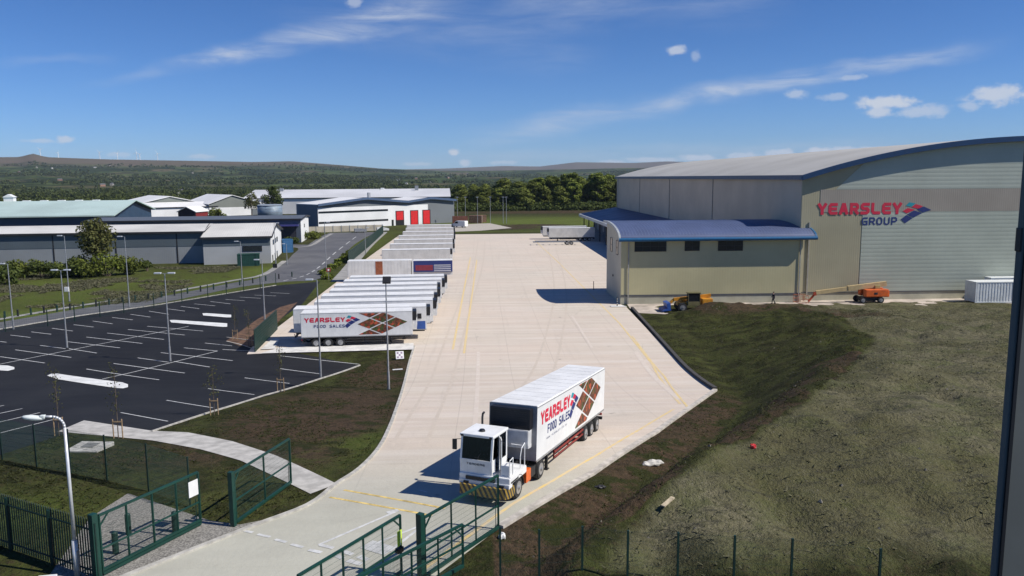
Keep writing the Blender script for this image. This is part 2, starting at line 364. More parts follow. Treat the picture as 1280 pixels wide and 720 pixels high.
def kerb(name, pts, m, wid=.15, h=.12):
    bm = bmesh.new(); pr = None
    # resample so that it follows the ramp
    q = []
    for a, b in zip(pts[:-1], pts[1:]):
        L = math.hypot(b[0] - a[0], b[1] - a[1]); k = max(1, int(L / 1.5))
        q += [(a[0] + (b[0] - a[0]) * i / k, a[1] + (b[1] - a[1]) * i / k) for i in range(k)]
    q.append(pts[-1][:2])
    for i, p in enumerate(q):
        a = Vector(q[max(0, i - 1)]); b = Vector(q[min(len(q) - 1, i + 1)]); d = (b - a).normalized(); n = Vector((-d.y, d.x)) * wid / 2; z = prof(p[1])
        c = Vector(p); r = [bm.verts.new((*(c + n), z - .05)), bm.verts.new((*(c + n), z + h)), bm.verts.new((*(c - n), z + h)), bm.verts.new((*(c - n), z - .05))]
        if pr:
            for j in range(3): bm.faces.new((pr[j], pr[j + 1], r[j + 1], r[j]))
        else: bm.faces.new(r)
        pr = r
    bm.faces.new(pr[::-1]); bmesh.ops.recalc_face_normals(bm, faces=bm.faces); return struct(finish(name, bm, m))

# ------------------------------------------------------------------ ground
def ground_mat():
    m = bpy.data.materials.new('ground'); m.use_nodes = True; t = NT(m.node_tree); b = m.node_tree.nodes['Principled BSDF']
    g = t.n('ShaderNodeNewGeometry').outputs['Position']; at_ = t.n('ShaderNodeAttribute', attribute_name='zone'); s = t.n('ShaderNodeSeparateColor'); t.l(at_.outputs['Color'], s.inputs[0])
    big = t.noise(g, .09, 4, .6); mid = t.noise(g, .45, 5, .65); fine = t.noise(g, 2.4, 5, .7); tiny = t.noise(g, 9, 3, .7)
    grass = t.mix(t.ramp(mid, .38, .62), (.020, .024, .007), (.062, .072, .018)); grass = t.mix(t.ramp(fine, .45, .72), grass, (.050, .040, .020)); grass = t.mix(t.m('MULTIPLY', t.ramp(tiny, .55, .7), .5), grass, (.010, .012, .005))
    soil = t.mix(t.ramp(fine, .3, .7), (.095, .062, .038), (.040, .030, .018)); soil = t.mix(t.ramp(mid, .5, .6), soil, (.030, .034, .010))
    plat = t.mix(t.ramp(fine, .35, .68), (.165, .148, .090), (.090, .086, .045)); plat = t.mix(t.ramp(mid, .45, .7), plat, (.098, .104, .045)); plat = t.mix(t.m('MULTIPLY', t.ramp(big, .42, .62), .5), plat, t.mix(t.ramp(fine, .4, .65), (.075, .080, .026), (.135, .122, .055))); plat = t.mix(t.m('MULTIPLY', t.ramp(t.noise(t.map(g, (.5, 1.3, 1), rot=(0, 0, -.5)), 1.3, 5, .75), .5, .66), .75), plat, (.050, .048, .034)); plat = t.mix(t.m('MULTIPLY', t.ramp(tiny, .55, .7), .6), plat, (.20, .185, .14))
    lush = t.mix(t.ramp(fine, .3, .7), (.080, .120, .018), (.135, .160, .034)); lush = t.mix(t.ramp(mid, .5, .7), lush, (.10, .095, .035))
    c = t.mix(s.outputs[1], grass, lush); c = t.mix(t.ramp(t.m('ADD', s.outputs[0], t.m('MULTIPLY', t.m('SUBTRACT', mid, .5), 1.0)), .35, .6), c, soil)
    c = t.mix(t.ramp(t.m('ADD', s.outputs[2], t.m('MULTIPLY', t.m('SUBTRACT', mid, .5), .5)), .4, .7), c, plat)
    c = t.mix(t.m('MULTIPLY', t.ramp(big, .4, .7), .3), c, (.05, .045, .02))
    ws = t.m('MULTIPLY', t.ramp(t.noise(g, 5.2, 2, .8), .70, .76), t.m('MULTIPLY', s.outputs[2], .8)); c = t.mix(ws, c, (.22, .2, .16))
    t.l(c, b.inputs['Base Color']); b.inputs['Roughness'].default_value = .95; b.inputs['Specular IOR Level'].default_value = .1
    bp = t.n('ShaderNodeBump'); bp.inputs['Distance'].default_value = .5; bp.inputs['Strength'].default_value = .8
    t.l(t.m('ADD', t.m('MULTIPLY', fine, .9), t.m('MULTIPLY', tiny, .3)), bp.inputs['Height']); t.l(bp.outputs[0], b.inputs['Normal'])
    return m
GM = ground_mat()
def grid_mesh(name, xs, ys, zf, m):
    X, Y = np.meshgrid(xs, ys); Z = zf(X, Y); nx, ny = len(xs), len(ys); me = bpy.data.meshes.new(name)
    co = np.stack([X, Y, Z], -1).reshape(-1, 3); i = np.arange((ny - 1) * (nx - 1)); r = i // (nx - 1); c = i % (nx - 1); a = r * nx + c
    f = np.stack([a, a + 1, a + nx + 1, a + nx], -1)
    me.vertices.add(len(co)); me.vertices.foreach_set('co', co.ravel()); me.loops.add(f.size); me.loops.foreach_set('vertex_index', f.ravel().astype(np.int32))
    me.polygons.add(len(f)); me.polygons.foreach_set('loop_start', np.arange(len(f), dtype=np.int32) * 4); me.polygons.foreach_set('use_smooth', np.ones(len(f), bool))
    me.update(); me.validate(); me.materials.append(m); o = bpy.data.objects.new(name, me); C.objects.link(o); return o, X, Y, Z
def zone(o, X, Y, spots, plateau=True):
    col = np.zeros((X.size, 4)); col[:, 3] = 1; x = X.ravel(); y = Y.ravel()
    for (cx, cy, rx_, ry_, ch, a) in spots: col[:, ch] = np.maximum(col[:, ch], a * np.exp(-(((x - cx) / rx_) ** 2 + ((y - cy) / ry_) ** 2) ** 1.5))
    if plateau:
        ic = inside(POLY_CREST, x, y); dc = segd(CREST, x, y); it = inside(POLY_TOE, x, y); dt = segd(TOE, x, y)
        col[:, 2] = np.where(ic, np.clip(.5 + dc / 2.5, 0, 1), np.clip(.45 - dc / 3, 0, 1) * it) * np.interp(y, [22, 27, 34], [.25, .5, 1])
        strip = (~it) & (x > 0) & (y > 25) & (y < 75); col[:, 0] = np.where(strip, np.maximum(col[:, 0], .62 * np.clip((75 - y) / 15, 0, 1)), col[:, 0])
        col[:, 0] = np.where(it & ~ic, np.maximum(col[:, 0], np.where((dc < 3.5) & (y < 62), .6, .28)), col[:, 0])
        top = ic & (y > 88) & (x < 70); col[:, 0] = np.where(top, np.maximum(col[:, 0], .75 * np.exp(-((x - 38) / 14) ** 2)), col[:, 0]); col[:, 2] = np.where(top & (x < 50), col[:, 2] * .5, col[:, 2])
    a = o.data.color_attributes.new('zone', 'FLOAT_COLOR', 'POINT'); a.data.foreach_set('color', col.ravel())
spots = [(22, 320, 20, 10, 0, .7), (0, 305, 28, 14, 0, .9), (55, 440, 85, 20, 0, 1.0), (35, 106, 9, 5, 0, .8), (30, 345, 70, 45, 1, .9), (-10, 283, 60, 5, 1, .5), (-75, 158, 60, 6, 0, .45),(-12, 58, 8, 15, 0, .8), (-9, 76, 5, 8, 0, .9), (-11, 44, 5, 5, 0, .6), (-16, 52, 4, 4, 0, .45), (-18, 45, 10, 5, 0, .55), (-9, 48, 4, 7, 1, .5),
         (-25, 36, 10, 3, 1, .55), (-80, 145, 60, 30, 1, .75), (-43, 135, 8, 12, 1, .7), (-50, 116, 34, 7, 1, 1), (-44, 165, 8, 20, 1, 1), (-33, 235, 8, 60, 1, .6), (-38, 170, 3, 20, 1, .6),
          (-30, 98, 6, 5, 0, .8), (-55, 160, 16, 8, 0, .4)]
xs = np.concatenate([np.arange(-300, -120, 6.), np.arange(-120, -40, 2.), np.arange(-40, 0, 1.), np.arange(0, 70, .5), np.arange(70, 130, 2.), np.arange(130, 331, 10.)])
ys = np.concatenate([np.arange(10, 120, .5), np.arange(120, 480, 5.)])
o, X, Y, Z = grid_mesh('ground', xs, ys, terrain, GM); struct(o); zone(o, X, Y, spots)

# far land: one sheet out to the moors
RID = [(-1.1, .034), (-.60, .026), (-.55, .0255), (-.505, .0262), (-.493, .030), (-.48, .0262), (-.42, .0240), (-.33, .0225), (-.27, .0215), (-.225, .0225), (-.17, .018), (-.12, .0135), (-.05, .0105), (0, .010), (.1, .011), (.2, .012), (1.2, .012)]
def far_z(A, Rr):
    crest = np.interp(A, [r[0] for r in RID], [r[1] for r in RID]) * 6500 + 18
    t = np.clip((Rr - 1500) / 5000, 0, 1); z = -2 - 6 * np.clip((Rr - 350) / 600, 0, 1) + crest * t ** 1.6
    z += np.clip((Rr - 1500) / 3000, 0, 1) * (vnoise(A * 900, Rr, 160, 11) * 14 + vnoise(A * 2500, Rr, 420, 12) * 26) * (1 - .8 * np.clip((Rr - 5600) / 900, 0, 1))
    z = np.where(Rr > 6500, crest - 2 - (Rr - 6500) * .05 - 6, z)
    c2 = np.interp(A, [-1.2, -.35, -.12, -.04, .03, .075, .12, .19, .23, .32, 1.2], [0, 0, .0105, .0118, .0145, .0135, .0185, .0170, .0185, .015, .015]) * 12500 + 18
    t2 = np.clip((Rr - 8500) / 4000, 0, 1) ** .8; z2 = -200 + (c2 + 200) * t2
    return np.maximum(z, z2)
def hill_mat():
    m = bpy.data.materials.new('far_land'); m.use_nodes = True; t = NT(m.node_tree); b = m.node_tree.nodes['Principled BSDF']
    g = t.n('ShaderNodeNewGeometry').outputs['Position']; s = t.n('ShaderNodeSeparateXYZ'); t.l(g, s.inputs[0])
    vo = t.n('ShaderNodeTexVoronoi', feature='F1'); t.l(t.map(g, (1, .6, 0)), vo.inputs['Vector']); vo.inputs['Scale'].default_value = .006
    vs = t.n('ShaderNodeSeparateColor'); t.l(vo.outputs['Color'], vs.inputs[0])
    field = t.mix(vs.outputs[0], (.050, .075, .025), (.080, .100, .035)); field = t.mix(t.ramp(vs.outputs[1], .6, .9), field, (.10, .085, .05))
    wood = t.noise(g, .0032, 6, .65); c = t.mix(t.ramp(wood, .44, .56), field, (.022, .030, .012))
    c = t.mix(t.ramp(t.noise(g, .02, 4, .7), .50, .62), c, (.014, .026, .012))
    hgt = t.m('ADD', s.outputs[2], t.m('MULTIPLY', t.m('SUBTRACT', t.noise(g, .0012, 4), .5), 150)); moor = t.mix(t.noise(g, .004, 4), (.12, .085, .062), (.08, .075, .045))
    c = t.mix(t.ramp(hgt, 85, 135), c, moor)
    t.l(c, b.inputs['Base Color']); b.inputs['Roughness'].default_value = 1; b.inputs['Specular IOR Level'].default_value = 0
    return m
A = np.linspace(-1.05, 1.0, 420); Rr = np.concatenate([np.geomspace(330, 1500, 40), np.linspace(1560, 7000, 90), np.linspace(7200, 14000, 40)])
AA, RR = np.meshgrid(A, Rr); ZZ = far_z(AA, RR)
me = bpy.data.meshes.new('hills'); nx, ny = len(A), len(Rr); i = np.arange((ny - 1) * (nx - 1)); r = i // (nx - 1); c = i % (nx - 1); a = r * nx + c
f = np.stack([a, a + 1, a + nx + 1, a + nx], -1); co = np.stack([RR * np.sin(AA), RR * np.cos(AA), ZZ], -1).reshape(-1, 3)
me.vertices.add(len(co)); me.vertices.foreach_set('co', co.ravel()); me.loops.add(f.size); me.loops.foreach_set('vertex_index', f.ravel().astype(np.int32))
me.polygons.add(len(f)); me.polygons.foreach_set('loop_start', np.arange(len(f), dtype=np.int32) * 4); me.polygons.foreach_set('use_smooth', np.ones(len(f), bool)); me.update(); me.validate()
me.materials.append(hill_mat()); o = bpy.data.objects.new('hills', me); C.objects.link(o); struct(o)

# ------------------------------------------------------------------ concrete yard, car park, roads
def concrete_mat():
    m = bpy.data.materials.new('yard_concrete'); m.use_nodes = True; t = NT(m.node_tree); b = m.node_tree.nodes['Principled BSDF']
    g = t.n('ShaderNodeNewGeometry').outputs['Position']; s = t.n('ShaderNodeSeparateXYZ'); t.l(g, s.inputs[0])
    def band(sock, per, wdt, seed=0.):
        fr = t.m('FRACT', t.m('ADD', t.m('DIVIDE', sock, per), seed)); return t.m('LESS_THAN', fr, wdt / per)
    wn = t.n('ShaderNodeTexWhiteNoise', noise_dimensions='2D'); cb = t.n('ShaderNodeCombineXYZ')
    t.l(t.m('FLOOR', t.m('DIVIDE', s.outputs[0], 4.6)), cb.inputs[0]); t.l(t.m('FLOOR', t.m('DIVIDE', s.outputs[1], 6.0)), cb.inputs[1]); t.l(cb.outputs[0], wn.inputs['Vector'])
    big = t.noise(g, .05, 4, .6); mid = t.noise(t.map(g, (.5, .9, 1)), .5, 5, .65); fine = t.noise(g, 4, 4, .7); streaks = t.noise(t.map(g, (.08, 1.2, 1)), .7, 4, .6)
    c = t.mix(t.ramp(big, .3, .7), (.60, .50, .405), (.55, .485, .395))
    c = t.mix(t.m('MULTIPLY', wn.outputs['Value'], .10), c, (.38, .33, .28)); c = t.mix(t.m('MULTIPLY', t.ramp(mid, .42, .8), .32), c, (.40, .33, .27)); c = t.mix(t.m('MULTIPLY', t.ramp(streaks, .42, .68), .5), c, (.66, .60, .53)); c = t.mix(t.m('MULTIPLY', t.ramp(t.noise(t.map(g, (.05, .7, 1), (7, 3, 0)), 1.1, 4, .6), .48, .70), .38), c, (.50, .40, .335))
    c = t.mix(t.m('MULTIPLY', t.m('MAXIMUM', band(s.outputs[1], 6.0, .07), band(s.outputs[0], 4.6, .06, .37)), .26), c, (.20, .17, .14))
    worn = t.noise(t.map(g, (1.6, .05, 1)), 1.0, 3, .6); c = t.mix(t.m('MULTIPLY', t.ramp(worn, .55, .75), .14), c, (.30, .26, .22))
    c = t.mix(t.m('MULTIPLY', t.ramp(s.outputs[1], 50, 34), .85), c, t.mix(t.ramp(mid, .3, .7), (.40, .405, .335), (.345, .35, .29)))
    crk = t.n('ShaderNodeTexVoronoi', feature='DISTANCE_TO_EDGE'); t.l(t.map(g, (.16, .11, 0)), crk.inputs['Vector']); crk.inputs['Scale'].default_value = 1; c = t.mix(t.m('MULTIPLY', t.m('LESS_THAN', crk.outputs['Distance'], .0035), t.m('MULTIPLY', t.ramp(big, .5, .6), .4)), c, (.2, .18, .15))
    oil = t.ramp(t.noise(g, .8, 2, .5), .70, .78); c = t.mix(t.m('MULTIPLY', oil, .5), c, (.2, .17, .14)); c = t.mix(t.m('MULTIPLY', fine, .18), c, (.34, .3, .25))
    t.l(c, b.inputs['Base Color']); b.inputs['Roughness'].default_value = .85
    bp = t.n('ShaderNodeBump'); bp.inputs['Distance'].default_value = .02; t.l(fine, bp.inputs['Height']); t.l(bp.outputs[0], b.inputs['Normal']); return m
def asphalt_mat(name, a, b_):
    m = bpy.data.materials.new(name); m.use_nodes = True; t = NT(m.node_tree); b = m.node_tree.nodes['Principled BSDF']
    g = t.n('ShaderNodeNewGeometry').outputs['Position']; big = t.noise(g, .12, 5, .65, .8); fine = t.noise(g, 14, 3, .7)
    c = t.mix(t.ramp(big, .35, .7), a, b_); arc = t.n('ShaderNodeTexWave', wave_type='RINGS'); t.l(t.map(g, (1, 1, 1), (25, -62, 0)), arc.inputs[0]); arc.inputs['Scale'].default_value = .16; arc.inputs['Distortion'].default_value = 4
    c = t.mix(t.m('MULTIPLY', t.ramp(arc.outputs['Fac'], .8, 1), .25), c, tuple(x * 2.2 for x in a)); c = t.mix(t.m('MULTIPLY', t.ramp(fine, .5, .75), .3), c, tuple(x * 2 for x in b_))
    t.l(c, b.inputs['Base Color']); b.inputs['Roughness'].default_value = .8; b.inputs['Specular IOR Level'].default_value = .25
    bp = t.n('ShaderNodeBump'); bp.inputs['Distance'].default_value = .01; t.l(fine, bp.inputs['Height']); t.l(bp.outputs[0], b.inputs['Normal']); return m
CONC = concrete_mat(); ASPH = asphalt_mat('new_asphalt', (.010, .010, .0108), (.018, .018, .0185)); ROADM = asphalt_mat('road_asphalt', (.085, .085, .09), (.12, .12, .122))
KERB = mat('kerb_concrete', (.42, .40, .36), .85, 0, .2, 3); LINEW = mat('road_white', (.56, .56, .54), .7, 0, .15, 3); LINEY = mat('road_yellow', (.66, .49, .17), .75, 0, .3, 2.5)
def worn_mat(name, col, under, hold):
    m = bpy.data.materials.new(name); m.use_nodes = True; t = NT(m.node_tree); b = m.node_tree.nodes['Principled BSDF']; g = t.n('ShaderNodeNewGeometry').outputs['Position']
    c = t.mix(t.ramp(t.noise(g, 1.6, 5, .7), hold - .14, hold + .14), col, under); t.l(c, b.inputs['Base Color']); b.inputs['Roughness'].default_value = .8; return m
LINEYW = worn_mat('worn_yellow', (.68, .50, .17), (.60, .48, .30), .47); LINEWW = worn_mat('worn_white', (.66, .64, .60), (.57, .50, .42), .5)
PATHM = mat('path_concrete', (.47, .45, .41), .9, 0, .18, 1.2, bump=.006, bscale=12)

A2 = lambda L: [tuple(at(*p)[:2]) for p in L]
left_edge = smooth_pts(A2([(518, 433), (510, 460), (497, 507), (488, 532), (474, 560), (450, 586), (420, 606), (385, 632), (310, 661), (150, 724)]), 4)
right_edge = A2([(540, 724), (625, 660), (740, 593), (820, 541), (894, 488), (783, 384)])
LE_far = A2([(518, 433)])
yard = [(-9.3, 271), (-9.3, 268), (-27, 268), (-27, 180), (-26.5, 150), (-26, 90), (-25.5, 86.5)] + left_edge + [(-19, 14), (-8, 14)] + right_edge + [(20.9, 118.3), (22, 118.4), (48, 282), (24.8, 271)]
drape('yard', yard, CONC, .02)
drape('apron', [(22.0, 118.38), (21.6, 113.5), (22.2, 109.5), (25.5, 108.3), (27.5, 110), (35, 112), (120, 112), (120, 119.2), (48, 119.2), (48, 118.4)], mat('apron_concrete', (.50, .43, .36), .85, 0, .3, .3), .03)
cp_left = A2([(-60, 427), (0, 412), (100, 395), (200, 381), (345, 357)])
carpark = cp_left + A2([(400, 352), (378, 380), (300, 434), (345, 436), (450, 457), (400, 474), (262, 515), (205, 536), (190, 539)]) + A2([(190, 539), (105, 528), (75, 545), (-60, 590)])
carpark = [p for i, p in enumerate(carpark) if i == 0 or p != carpark[i - 1]]
drape('car_park', carpark, ASPH, .012)
kerb('car_park_kerb', cp_left, KERB); kerb('car_park_near_kerb', A2([(190, 540), (262, 516), (330, 495), (400, 474), (450, 457)]), KERB, .14, .1)
kerb('yard_kerb', right_edge[1:5], mat('yard_kerb', (.50, .46, .40), .85, 0, .2, 2), .35, .14); kerb('yard_kerb_upper', [right_edge[4], (21.9, 113.5)], mat('yard_kerb_dark', (.06, .055, .05), .85, 0, .2, 2), .35, .28)
kerb('yard_edge_kerb', left_edge[:], mat('yard_edge', (.46, .44, .39), .85, 0, .2, 2), .22, .1)
path = A2([(72, 540), (105, 526), (190, 539), (235, 541), (290, 552), (345, 570), (420, 605), (420, 606), (388, 618), (345, 597), (300, 576), (250, 562), (190, 551)])
drape('footpath', path, PATHM, .035)
# island at the trailer park end, white slabs
drape('trailer_park_edging', [A2([(325, 443), (348, 436), (517, 430), (517, 438), (400, 441)]), A2([(326, 438), (342, 423), (350, 425), (344, 437)])], mat('white_concrete', (.66, .64, .6), .8, 0, .15, 1), .12)
road_l = smooth_pts(A2([(-80, 416), (0, 403), (100, 386), (200, 371), (290, 354), (325, 347), (352, 332), (366, 318), (372, 310), (345, 305)]), 4)
road_r = smooth_pts(A2([(470, 290), (444, 305), (424, 325), (400, 348), (360, 352), (300, 359), (200, 379), (100, 395), (0, 411), (-80, 424)]), 4)
road = road_l + A2([(352, 305), (385, 306), (400, 296), (412, 291)]) + road_r
drape('access_road', road, ROADM, .016)
drape('pavement', [[*p] for p in path_polys(smooth_pts(A2([(-80, 411), (0, 399), (100, 382), (200, 367), (290, 351), (330, 343), (356, 326)]), 4), 1.3)], mat('pavement', (.30, .29, .27), .9, 0, .15, .6), .026)
drape('pavement_strip', path_polys(smooth_pts(A2([(415, 292), (402, 299), (385, 308), (350, 309)]), 3), 1.2) + path_polys(smooth_pts(A2([(480, 290), (466, 302), (450, 318), (434, 338), (422, 352)]), 3), 2.6), MATS['pavement'], .026)
cl = smooth_pts(A2([(445, 296), (420, 315), (400, 333), (380, 345), (350, 352)]), 3)
drape('road_centre_line', [line_poly(Vector(cl[i]), Vector(cl[i]).lerp(Vector(cl[i + 1]), .6), .25) for i in range(0, len(cl) - 1)], LINEW, .030)
# --- parking bay lines
LW = .13
bays = []
def seg(a, b, wd=LW): bays.append(line_poly(at(*a), at(*b), wd))
for a, b in [((0, 427), (8, 428)), ((13, 419), (38, 422)), ((39, 415), (64, 418)), ((65, 410.5), (91, 414)), ((92, 406), (117, 409)), ((116, 401.5), (141, 405)), ((140, 397), (166, 400)), ((163, 393), (188, 396.5)), ((186, 389), (211, 393)), ((208, 386), (231, 389)), ((226, 383), (249, 386)), ((243, 380), (269, 382.5)), ((263, 377), (288, 380)), ((282, 374.5), (306, 376)), ((300, 371.5), (326, 373)), ((318, 369), (345, 370)), ((338, 366), (362, 367))]: seg(a, b)
for c0, c1, n, hl in [((-8, 457), (236, 408), 8, None)]:
    P0, P1 = at(*c0), at(*c1); bays.append(line_poly(P0, P1, LW))
for a, b in [((0, 446), (56, 454)), ((19, 437.5), (89, 447)), ((50, 432), (82, 436)), ((86, 436), (121, 441.5)), ((82, 427), (150, 435)), ((108, 421.5), (178, 429.5)), ((134, 416.5), (205, 424.5)), ((160, 412), (231, 419)), ((184, 408), (254, 414))]: seg(a, b)
for a, b in [((108, 461.5), (199, 475)), ((142, 454.5), (231, 466.5)), ((172, 447.5), (211, 453)), ((218, 452), (262, 459)), ((201, 441), (291, 451)), ((230, 435), (272, 439))]: seg(a, b)
seg((128, 474), (272, 439))
for a, b in [((151, 516), (210, 527)), ((208, 500.5), (266, 510)), ((260, 486), (318, 493.5)), ((306, 472.5), (362, 479.5)), ((350, 461), (400, 467.5)), ((256, 429), (290, 432.5)), ((278, 437), (322, 439.5)), ((-5, 543), (78, 522)), ((-5, 529), (50, 516)), ((-5, 518), (28, 511)), ((-5, 509), (5, 507)), ((350, 445), (449, 455.5))]: seg(a, b)
drape('parking_lines', bays, LINEW, .022)
def island(pts, name='painted_island'):
    v = A2(pts); drape(name, v, mat('white_surfacing', (.70, .70, .67), .75, 0, .12, .8), .05)
island([(59, 470), (64, 467.8), (72, 467.6), (153, 478.5), (160, 481), (160, 484.5), (154, 486), (146, 485.6), (72, 474.5)]); island([(212, 400.5), (218, 400.3), (284, 404.6), (284, 408.8), (278, 409), (214, 403.4)]); island([(253, 392), (258, 391.8), (289, 393.8), (289, 397), (284, 397.2), (254, 394.6)]); island([(-20, 456), (10, 457.5), (18, 459.5), (18, 462), (10, 464), (-20, 462.5)])
# --- yard markings
ym = path_polys(A2([(566, 437), (573.5, 397), (581, 357), (588, 322)]), .26) + path_polys(A2([(580, 442), (585.5, 400), (590.5, 366), (596, 325)]), .26)
ym += path_polys(A2([(668, 300), (700, 330), (735, 365), (775, 405), (815, 455), (850, 505)]), .22) + path_polys(A2([(790, 420), (830, 470), (862, 512)]), .2)
ym += path_polys(A2([(842, 512), (800, 537), (745, 570), (690, 602), (640, 631), (570, 682), (530, 712)]), .18)
drape('yard_worn_markings', ym, LINEYW, .026)
drape('yard_faint_markings', path_polys(A2([(598, 440), (596, 500), (593, 540)]), .35) + path_polys(A2([(715, 395), (740, 435)]), .3) + path_polys(A2([(795, 440), (850, 500)]), .5), worn_mat('faint_white', (.63, .57, .49), (.57, .49, .41), .42), .027)
ey = [line_poly(at(412, 622), at(540, 645), .16), line_poly(at(430, 613), at(556, 636), .16)]
drape('entrance_yellow_lines', ey, LINEY, .026)
wl = [line_poly(at(398, 682), at(498, 639), .14), line_poly(at(322, 668.5), at(338, 672), .18), line_poly(at(344, 675), at(358, 678.5), .18), line_poly(at(364, 681), at(379, 685), .18), line_poly(at(386, 688), at(402, 691.5), .22), line_poly(at(400, 682), at(417, 686), .22),
      line_poly(at(426, 689), at(441, 694), .26), line_poly(at(448, 696), at(460, 701), .28), line_poly(at(418, 694), at(429, 699), .25), line_poly(at(434, 701), at(452, 706), .28), line_poly(at(305, 664), at(316, 666.5), .18)]
wl += [line_poly(at(462, 683), at(523, 659), .14), line_poly(at(487, 690), at(523, 662), .14), line_poly(at(458, 681), at(488, 690), .8), line_poly(at(484, 642), at(498, 638), .3)]
wl += [line_poly(at(524, 613), at(534, 616), .12)]
drape('entrance_white_lines', wl, LINEW, .030)

# ------------------------------------------------------------------ cold store, office block, loading canopy
def clad(name, col, per=.33, ax=0, dep=.035, rough=.55, dirt=.12): return mat(name, col, rough, 0, .07, .12, dirt=dirt, rib=(ax, per, dep * .22))
CL_OLIVE = clad('olive_cladding', (.37, .335, .215)); CL_GREY = clad('grey_side_cladding', (.50, .41, .30), ax=1)
CL_PANEL = clad('pale_panel_cladding', (.40, .43, .35), .6, 2, .05); CL_TAUPE = clad('taupe_band', (.33, .29, .235)); CL_TOP = clad('upper_panel', (.40, .43, .36), .6, 2, .05)
ROOFG = mat('grey_roof_sheet', (.46, .44, .385), .55, 0, .08, .06, dirt=.1, rib=(1, .5, .03)); FASC = mat('blue_fascia', (.012, .042, .11), .4, 0, .1)
FASC2 = mat('bright_blue_fascia', (.012, .10, .22), .35, 0, .1); ROOFB = mat('blue_roof_sheet', (.075, .10, .19), .55, 0, .12, .2); ROOFD = mat('dark_blue_roof', (.028, .045, .125), .5, 0, .1, .2, rib=(0, .5, .03))
XL, XR, YF, YB, ZE, XA, ZA = 48.4, 122.0, 118.9, 281.5, 18.75, 85.2, 24.4
Rad = ((XR - XL) ** 2 / 4 + (ZA - ZE) ** 2) / (2 * (ZA - ZE))
def arch(x): return ZA - Rad + math.sqrt(Rad ** 2 - (x - XA) ** 2)
wh = thing('cold_store', 'huge arched grey cold store with blue roof edge and large company lettering on its front', 'warehouse', (XL, YF, 0))
Wm = Matrix.Translation((-XL, -YF, 0))
def wpart(name, bm, m, smooth=False): bmesh.ops.transform(bm, matrix=Wm, verts=bm.verts); return finish(name, bm, m, wh, smooth)
xs_ = [XL + (XR - XL) * i / 40 for i in range(41)]
bm = bmesh.new(); prism(bm, [(XL, 1.2)] + [(XR, 1.2)] + [(x, arch(x) - .12) for x in xs_[::-1]], YF, YF + .3); wpart('front_wall', bm, CL_OLIVE)
for xa in (XL, XR - .3):
    bm = bmesh.new(); bx(bm, xa, xa + .3, YF + .3, YB, 1.2, ZE); wpart('side_wall', bm, CL_GREY)
bm = bmesh.new(); prism(bm, [(XL, 1.2)] + [(XR, 1.2)] + [(x, arch(x) - .12) for x in xs_[::-1]], YB, YB + .3); wpart('rear_wall', bm, CL_GREY)
bm = bmesh.new(); bx(bm, XL + .05, XR, YF + .04, YB, -.1, 1.2); wpart('plinth', bm, mat('blockwork_plinth', (.44, .42, .31), .8, 0, .1, .5, bump=.01, bscale=4))
bm = bmesh.new(); bx(bm, XL, XR, YF - .06, YF, 1.15, 1.32); wpart('drip_flashing', bm, mat('flashing', (.10, .10, .10), .5))
ex = lambda x: XA + (x - XA) * 1.012
bm = bmesh.new(); prism(bm, [(ex(x), arch(x) + .2) for x in xs_] + [(ex(x), arch(x)) for x in xs_[::-1]], YF - .75, YB + .8); wpart('roof', bm, ROOFG)
bm = bmesh.new(); prism(bm, [(ex(x), arch(x) + .24) for x in xs_] + [(ex(x), arch(x) - .55) for x in xs_[::-1]], YF - .98, YF - .76); wpart('front_fascia', bm, FASC)
bm = bmesh.new(); prism(bm, [(ex(x), arch(x) - .42) for x in xs_] + [(ex(x), arch(x) - .50) for x in xs_[::-1]], YF - .75, YF - .02); wpart('soffit', bm, mat('soffit_grey', (.35, .33, .28), .6))
bm = bmesh.new(); bx(bm, XL - .75, XL - .50, YF - .98, YB + .8, ZE - .45, ZE + .25); wpart('eave_gutter', bm, FASC)
bm = bmesh.new(); bx(bm, 57.8, XR - 4, YF - .04, YF, 1.33, 13.4); wpart('pale_panel', bm, CL_PANEL)
bm = bmesh.new(); bx(bm, 60.2 - 9, XR - 4, YF - .045, YF - .001, 13.42, 16.8); wpart('taupe_band', bm, CL_TAUPE)
bm = bmesh.new(); prism(bm, [(53.5, 16.82), (XR - 6, 16.82)] + [(x, arch(x) - .6) for x in xs_[::-1] if 57 < x < XR - 6], YF - .05, YF - .002); wpart('upper_panel', bm, CL_TOP)
bm = bmesh.new(); bx(bm, XL + 1.2, XL + 1.4, YF - .16, YF - .05, 0, 12); wpart('corner_trim', bm, MATS['soffit_grey'])
for y in range(165, 280, 38):
    bm = bmesh.new(); bx(bm, XL - .14, XL - .01, y, y + .14, 8, ZE - .4); wpart('downpipe', bm, mat('pipe_grey', (.33, .32, .29), .5))
TW = Matrix.Translation((-XL, -YF, 0)) @ Matrix.Translation((0, YF - .062, 0)) @ Matrix.Rotation(math.pi / 2, 4, 'X')
def tw(x, z): return TW @ Matrix.Translation((x, z, 0))
text('lettering', 'YEARSLEY', 1.75, 12.9, REDL, wh, tw(50.85, 13.05), .035); text('lettering', 'GROUP', 1.15, 5.45, NAVY, wh, tw(57.7, 11.45), .012)
def zp(L): return [((x / 6.4 + 1000 - 1022) * .1205 + 50.85, 18.9 - (y / 6.4 + 230 - 219.2) * .1188) for x, y in L]
LOGO = {'red': [[(905, 190), (938, 165), (1000, 183), (962, 203)], [(835, 222), (875, 197), (935, 210), (868, 240)]], 'teal': [[(857, 178), (885, 150), (938, 160), (905, 186)]],
        'navy': [[(952, 208), (1005, 185), (1068, 213), (1000, 235)], [(870, 250), (930, 217), (995, 238), (925, 275)], [(823, 288), (865, 255), (918, 280), (860, 320)]]}
